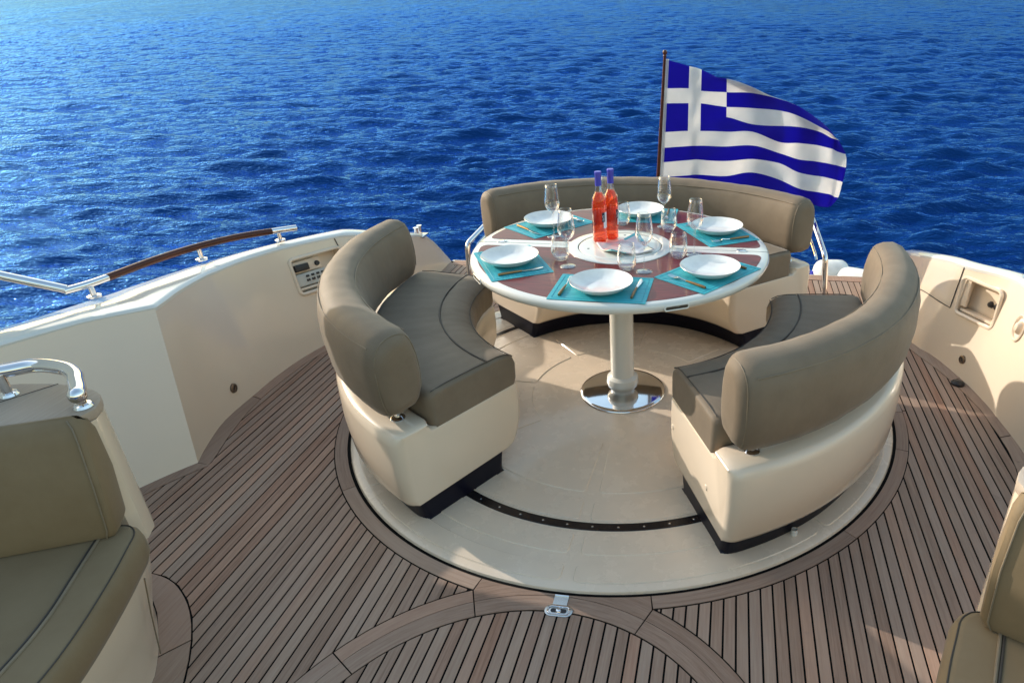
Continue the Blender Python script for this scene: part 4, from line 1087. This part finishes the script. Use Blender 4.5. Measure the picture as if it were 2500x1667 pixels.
def stern_rail(sg, foot, bend, far, label):
    e = thing('stern_grab_rail', label, 'grab rail', foot, 0, 'polished grab rails beside the stern bench')
    f_, b_, r_ = Vector(foot), Vector(bend), Vector(far)
    up_ = (f_-b_).normalized(); fw_ = (r_-b_).normalized()
    arc = [(1-t)**2*(b_+up_*0.05)+2*t*(1-t)*b_+t*t*(b_+fw_*0.05) for t in np.linspace(0, 1, 9)]
    path = [f_, f_*0.6+b_*0.4]+arc+[b_*0.5+r_*0.5, r_]
    mesh('tube', *tube(path, 0.020, 14), M['steel'], e)
    P2 = [p_+Vector((-sg*0.055, 0.03, -0.02)) for p_ in path[5:]]
    mesh('inner_tube', *tube(P2, 0.009, 10), M['steel'], e)
    mesh('foot_flange', *lathe([(0, 0.01), (0.022, 0.01), (0.034, 0.003), (0.034, 0.0)], 20, (foot[0], foot[1]), 0.0), M['steel'], e)
stern_rail(1, (1.255, 1.32, 0.0), (1.222, 1.32, 0.39), (1.127, 1.86, 0.60), 'polished steel grab rail at the right end of the stern bench')
stern_rail(-1, (-1.385, 1.32, 0.0), (-1.37, 1.32, 0.385), (-1.27, 1.74, 0.50), 'polished steel grab rail at the left end of the stern bench')
# mooring gear
def cleat(x, y, z, label, rz=0.0):
    e = thing('mooring_cleat', label, 'cleat', (x, y, z), rz)
    mesh('base_plate', *lathe([(0, 0.012), (0.03, 0.011), (0.055, 0.006), (0.062, 0.0), (0.062, -0.012)], 30), M['steel'], e, False)
    mesh('post', *tube([(0, 0, 0.008), (0, 0, 0.085)], 0.014, 14), M['steel'], e, False)
    mesh('horn', *tube([(0, -0.085, 0.088), (0, -0.07, 0.090), (0, 0, 0.092), (0, 0.07, 0.090), (0, 0.085, 0.088)], [0.012, 0.018, 0.019, 0.018, 0.012], 14), M['steel'], e, False)
cleat(2.165, 0.36, 0.655, 'polished steel cleat on the right bulwark capping', R(-35))
fl = thing('fairlead', 'steel mooring fairlead on the sloping left stern quarter', 'fairlead', (-1.86, 1.56, 0.37))
mesh('cheek_plate', *prism([(-1.90, 1.50), (-1.80, 1.50), (-1.80, 1.61), (-1.90, 1.61)], 0.355, 0.366), M['steel2'], fl, bev=0.003)
for yy in (1.525, 1.585):
    mesh('roller', *tube([(-1.86, yy, 0.36), (-1.86, yy, 0.375), (-1.86, yy, 0.415), (-1.86, yy, 0.43)], [0.02, 0.017, 0.017, 0.021], 16), M['steel'], fl)
# fenders beyond the stern
def fender(c, L, r_, label, ax):
    d = Vector(ax).normalized(); c = Vector(c)
    e = thing('fender', label, 'fender', c, 0, 'white fenders hung at the stern corner')
    ts = [-1, -0.97, -0.9, -0.78, -0.6, -0.3, 0, 0.3, 0.6, 0.78, 0.9, 0.97, 1]
    rr = [0.25, 0.42, 0.66, 0.85, 0.97, 1, 1, 1, 0.97, 0.85, 0.66, 0.42, 0.25]
    mesh('body', *tube([c+d*L*t for t in ts], [r_*k for k in rr], 24), M['fender'], e)
    for s_ in (-1, 1): mesh('eye', *tube([c+d*L*s_*0.98, c+d*L*s_*1.12], r_*0.24, 12), M['capsule'], e)
fender((1.43, 2.28, -0.10), 0.15, 0.125, 'white fender in blue shade beyond the right stern corner', (1, 0.1, 0.0))
fender((1.66, 2.13, -0.12), 0.22, 0.125, 'sunlit cream fender touching the right stern corner', (0.9, -0.45, 0.0))

# ================================================================== SOFAS (partly in view at both front corners)
def sofa(sg, side):
    lab = 'beige corner sofa at the front left of the deck' if sg > 0 else 'beige corner sofa cut off at the front right of the deck'
    e = thing('sofa', lab, 'sofa', (-1.5*sg, -2.3, 0), 0, 'beige sofas at the front corners')
    q = lambda pl: [(x*sg, y) for x, y in pl]
    foot = chaikin([(-1.13, -3.6), (-1.135, -2.7), (-1.155, -2.4), (-1.19, -2.17), (-1.245, -1.995), (-1.30, -1.91), (-1.37, -1.825), (-1.45, -1.742), (-1.53, -1.68), (-1.62, -1.65)], 1, False)+[(-2.30, -1.72), (-2.30, -3.6)]
    top = chaikin([(-1.02, -3.6), (-1.025, -2.65), (-1.055, -2.3), (-1.115, -2.11), (-1.165, -2.0), (-1.215, -1.90), (-1.27, -1.81), (-1.34, -1.725), (-1.44, -1.66), (-1.56, -1.63)], 1, False)+[(-2.30, -1.70), (-2.30, -3.6)]
    mid = [(0.45*a[0]+0.55*b[0], 0.45*a[1]+0.55*b[1]) for a, b in zip(foot, top)]
    n_ = len(foot); V_ = []; F_ = []
    for pl, z in ((foot, 0.001), (foot, 0.05), (mid, 0.24), (top, 0.43), (top, 0.445)):
        V_ += [(x*sg, y, z) for x, y in pl]
    for k in range(4):
        F_ += [(k*n_+i, k*n_+(i+1) % n_, (k+1)*n_+(i+1) % n_, (k+1)*n_+i) for i in range(n_)]
    F_.append(tuple(4*n_+i for i in range(n_)))
    bs = mesh('base', V_, F_, M['gel'], e, smooth=35)
    mesh('kick_gap', *prism(q([(x-0.004, y+0.003) for x, y in foot]), 0.0005, 0.018), M['thread'], e, smooth=0)
    # access hatch seam on the base
    hs = [(-1.262, -1.93, 0.06), (-1.225, -1.93, 0.25), (-1.188, -1.93, 0.41)]
    mesh('hatch_seam', *tube([(x*sg+0.010*sg, y, z) for x, y, z in hs], 0.0022, 6), M['thread2'], e)
    # seat cushion
    fr_ = [(-0.955, -3.6), (-0.958, -2.65), (-0.985, -2.37), (-1.025, -2.22), (-1.095, -2.037), (-1.135, -1.95), (-1.165, -1.88), (-1.23, -1.845), (-1.33, -1.89), (-1.5, -1.97)]
    out = chaikin(fr_, 3, False)+[(-2.25, -2.32), (-2.25, -3.6)]
    def ins(d):
        c_ = np.array(out); t = np.roll(c_, -1, 0)-np.roll(c_, 1, 0); nn = np.stack([t[:, 1], -t[:, 0]], 1); nn /= np.linalg.norm(nn, axis=1)[:, None]
        x_, y_ = c_[:, 0], c_[:, 1]
        if (x_*np.roll(y_, -1)-np.roll(x_, -1)*y_).sum() < 0: nn = -nn
        return [tuple(p_) for p_ in c_-nn*d]
    L_ = [(0.030, 0.446), (0.012, 0.455), (0.0, 0.485), (0.0, 0.525), (0.006, 0.55), (0.018, 0.563), (0.034, 0.568)]
    V_ = []; F_ = []; n_ = len(out)
    for d, z in L_: V_ += [(x*sg, y, z) for x, y in ins(d)]
    for k in range(len(L_)-1): F_ += [(k*n_+i, k*n_+(i+1) % n_, (k+1)*n_+(i+1) % n_, (k+1)*n_+i) for i in range(n_)]
    tb_ = (len(L_)-1)*n_; nf = n_-2
    pv = tb_+nf
    prev = tb_+n_-1
    for i in range(nf-1):
        yn = V_[tb_+i+1][1]
        if yn < -2.34:
            V_.append((-2.216*sg, yn, 0.568)); F_.append((tb_+i, tb_+i+1, len(V_)-1, prev)); prev = len(V_)-1
        else:
            if prev != pv: F_.append((tb_+i, pv, prev)); prev = pv
            F_.append((tb_+i, tb_+i+1, pv))
    cu = mesh('seat_cushion', V_, F_, M['sofa'], e, smooth=60)
    sm = ins(0.018); k_ = len(chaikin(fr_, 3, False))-12
    mesh('seam', *tube([(x*sg, y, 0.5635) for x, y in sm[:k_]], 0.0022, 6), M['thread'], cu)
    pp = chaikin([(-1.085, -3.6), (-1.088, -2.62), (-1.106, -2.378), (-1.14, -2.22), (-1.20, -2.08), (-1.249, -1.963), (-1.265, -1.92)], 2, False)
    mesh('piping', *tube([(x*sg, y, 0.5695) for x, y in pp], 0.0045, 8), M['thread2'], cu)
    mesh('piping', *tube([(x*sg-0.010*sg, y, 0.5685) for x, y in pp], 0.0035, 8), M['thread'], cu)
    # backrest
    A = np.array([-1.203, -1.93]); B_ = np.array([-2.25, -2.425]); d = (B_-A)/np.linalg.norm(B_-A); nn = np.array([d[1], -d[0]])
    if nn[1] < 0: nn = -nn
    th = 0.105
    V_ = []; F_ = []
    lev = [(0.571, 0.012, 0.000), (0.60, 0.0, 0.004), (0.75, -0.006, 0.030), (0.88, 0.0, 0.058), (0.915, 0.008, 0.068), (0.932, 0.024, 0.074)]
    def ring(inset, sh):
        a = A+d*(0.0+inset)+nn*(sh+inset); b = A+d*(0.0+inset)+nn*(th+sh*0.6-inset)
        c0 = B_+nn*(th+sh*0.6-inset); c1 = B_+nn*(sh+inset)
        r_ = 0.02
        return [tuple(a+d*r_), tuple(a+nn*0.004+d*0.004), tuple(a+nn*r_), tuple(b-nn*r_), tuple(b-nn*0.004+d*0.004), tuple(b+d*r_), tuple(c0), tuple(c1)]
    for z, i_, s_ in lev: V_ += [(x*sg, y, z) for x, y in ring(i_, s_)]
    for k in range(len(lev)-1): F_ += [(k*8+i, k*8+(i+1) % 8, (k+1)*8+(i+1) % 8, (k+1)*8+i) for i in range(8)]
    F_.append(tuple((len(lev)-1)*8+i for i in range(8))); F_.append(tuple(range(7, -1, -1)))
    bk = mesh('backrest', V_, F_, M['sofa'], e, smooth=60)
    st = [Vector(V_[k*8+0]) for k in range(len(lev))]
    mesh('stitching', *tube([v+Vector((nn[0]*-0.002*sg, nn[1]*-0.002, 0)) for v in st], 0.0024, 6), M['thread2'], bk)
    # cabinet with teak top behind the backrest
    ct = [(-1.262, -1.795), (-1.285, -1.745), (-1.33, -1.705), (-1.398, -1.683), (-1.501, -1.676), (-1.62, -1.69), (-2.28, -1.92), (-2.28, -2.30), (-1.27, -1.83)]
    cab = thing('side_cabinet', 'cream cabinet with pale teak top behind the %s sofa' % side, 'cabinet', (-1.6*sg, -1.85, 0.45), 0, 'teak topped cabinets behind the sofas')
    body = [(x*0.99-0.012, y-0.006) for x, y in ct]
    mesh('carcass', *prism(q(body), 0.446, 0.900), M['gel'], cab, smooth=30)
    tp = mesh('teak_top', *prism(q(chaikin(ct[:6], 1, False)+ct[6:]), 0.902, 0.930), M['teaktop'], cab, smooth=30, bev=0.004)
    mesh('plank_joint', *tube([((-1.50)*sg, -1.678, 0.9300), ((-1.72)*sg, -2.02, 0.9300)], 0.0016, 6), M['thread'], tp)
    if sg < 0: return
    h = thing('grab_handle', 'polished steel grab handle on the left teak cabinet top', 'grab handle', (-1.45*sg, -1.75, 0.93))
    P_ = [Vector(v) for v in [(-1.252, -1.830, 1.000), (-1.280, -1.800, 1.001), (-1.315, -1.769, 1.002), (-1.36, -1.730, 1.003), (-1.424, -1.702, 1.004), (-1.524, -1.697, 1.004), (-1.60, -1.745, 1.004), (-1.80, -1.87, 1.004)]]
    P_ = [Vector((v.x*sg, v.y, v.z)) for v in P_]
    mesh('tube', *tube([cr(P_, t) for t in np.linspace(0, len(P_)-1, 48)], 0.0215, 16), M['steel'], h)
    V_, F_ = lathe([(0, 0.024), (0.012, 0.021), (0.021, 0.011), (0.0235, 0), (0.021, -0.011), (0.012, -0.021), (0, -0.024)], 18)
    mesh('end_ball', [Vector(v)+P_[0] for v in V_], F_, M['steel'], h)
    for x, y in ((-1.306, -1.785), (-1.589, -1.755)):
        pst = mesh('post', *tube([(x*sg, y, 0.931), (x*sg, y, 1.0)], 0.013, 14), M['steel'], h)
        mesh('foot_flange', *lathe([(0.013, 0.010), (0.022, 0.008), (0.026, 0.0)], 20, (x*sg, y), 0.931), M['steel'], pst)
sofa(1, 'left'); sofa(-1, 'right')

# ================================================================== SMALL DECK FITTINGS
lt_ = thing('deck_latch', 'oval steel ring latch let into the teak arc board', 'latch', (0.003, -1.538, 0.0))
mesh('surround', *prism(stadium(0.104, 0.052, 10, (0.003, -1.538)), -0.001, 0.0035), M['steel2'], lt_, bev=0.0012)
mesh('ring_pull', *tube([(x, y, 0.0052) for x, y in stadium(0.082, 0.034, 10, (0.003, -1.539))], 0.0028, 8, closed=True), M['steel'], lt_)
mesh('cup', *prism(stadium(0.060, 0.018, 8, (0.003, -1.539)), 0.003, 0.0042), M['black'], lt_)
mesh('turn_knob', *lathe([(0, 0.007), (0.008, 0.006), (0.011, 0.0)], 18, (0.003, -1.541), 0.004), M['steel'], lt_)
mesh('hinge_leaf', *boxv((-0.026, -1.516, 0.0006), (0.027, -1.472, 0.0032)), M['steel2'], lt_)
mesh('hinge_barrel', *tube([(-0.026, -1.472, 0.004), (0.027, -1.472, 0.004)], 0.004, 10), M['steel'], lt_)
fs = thing('foot_switch', 'round black foot switch on the deck below the right bulwark', 'foot switch', (1.896, 0.327, 0.0))
mesh('rim', *lathe([(0.037, 0.0004), (0.036, 0.012), (0.032, 0.014), (0.030, 0.010)], 30, (1.896, 0.327)), M['rubber'], fs)
mesh('cap', *lathe([(0, 0.020), (0.014, 0.019), (0.026, 0.015), (0.031, 0.008)], 30, (1.896, 0.327)), M['rubber'], fs)

# ================================================================== UNSEEN SIDE WING (added beyond the left edge to shade the front deck)
def wing():
    e = thing('unseen_shade_wing', 'unseen white side wing added outside the left bulwark to shade the front deck', 'wing', (-2.75, -1.5, 0.7))
    pr_ = [(-0.80, -0.3), (-0.80, 0.70), (-0.60, 0.95), (-0.42, 1.25), (-0.31, 1.50), (-0.18, 1.80), (0.0, 2.2), (0.1, 2.45), (-4.4, 2.45), (-4.4, -0.3)]
    n_ = len(pr_)
    V_ = [(-3.00, y, z) for y, z in pr_]+[(-3.08, y, z) for y, z in pr_]
    F_ = [tuple(range(n_)), tuple(range(2*n_-1, n_-1, -1))]+[(i, (i+1) % n_, n_+(i+1) % n_, n_+i) for i in range(n_)]
    mesh('panel', V_, F_, M['gelwhite'], e, bev=0.02)
wing()
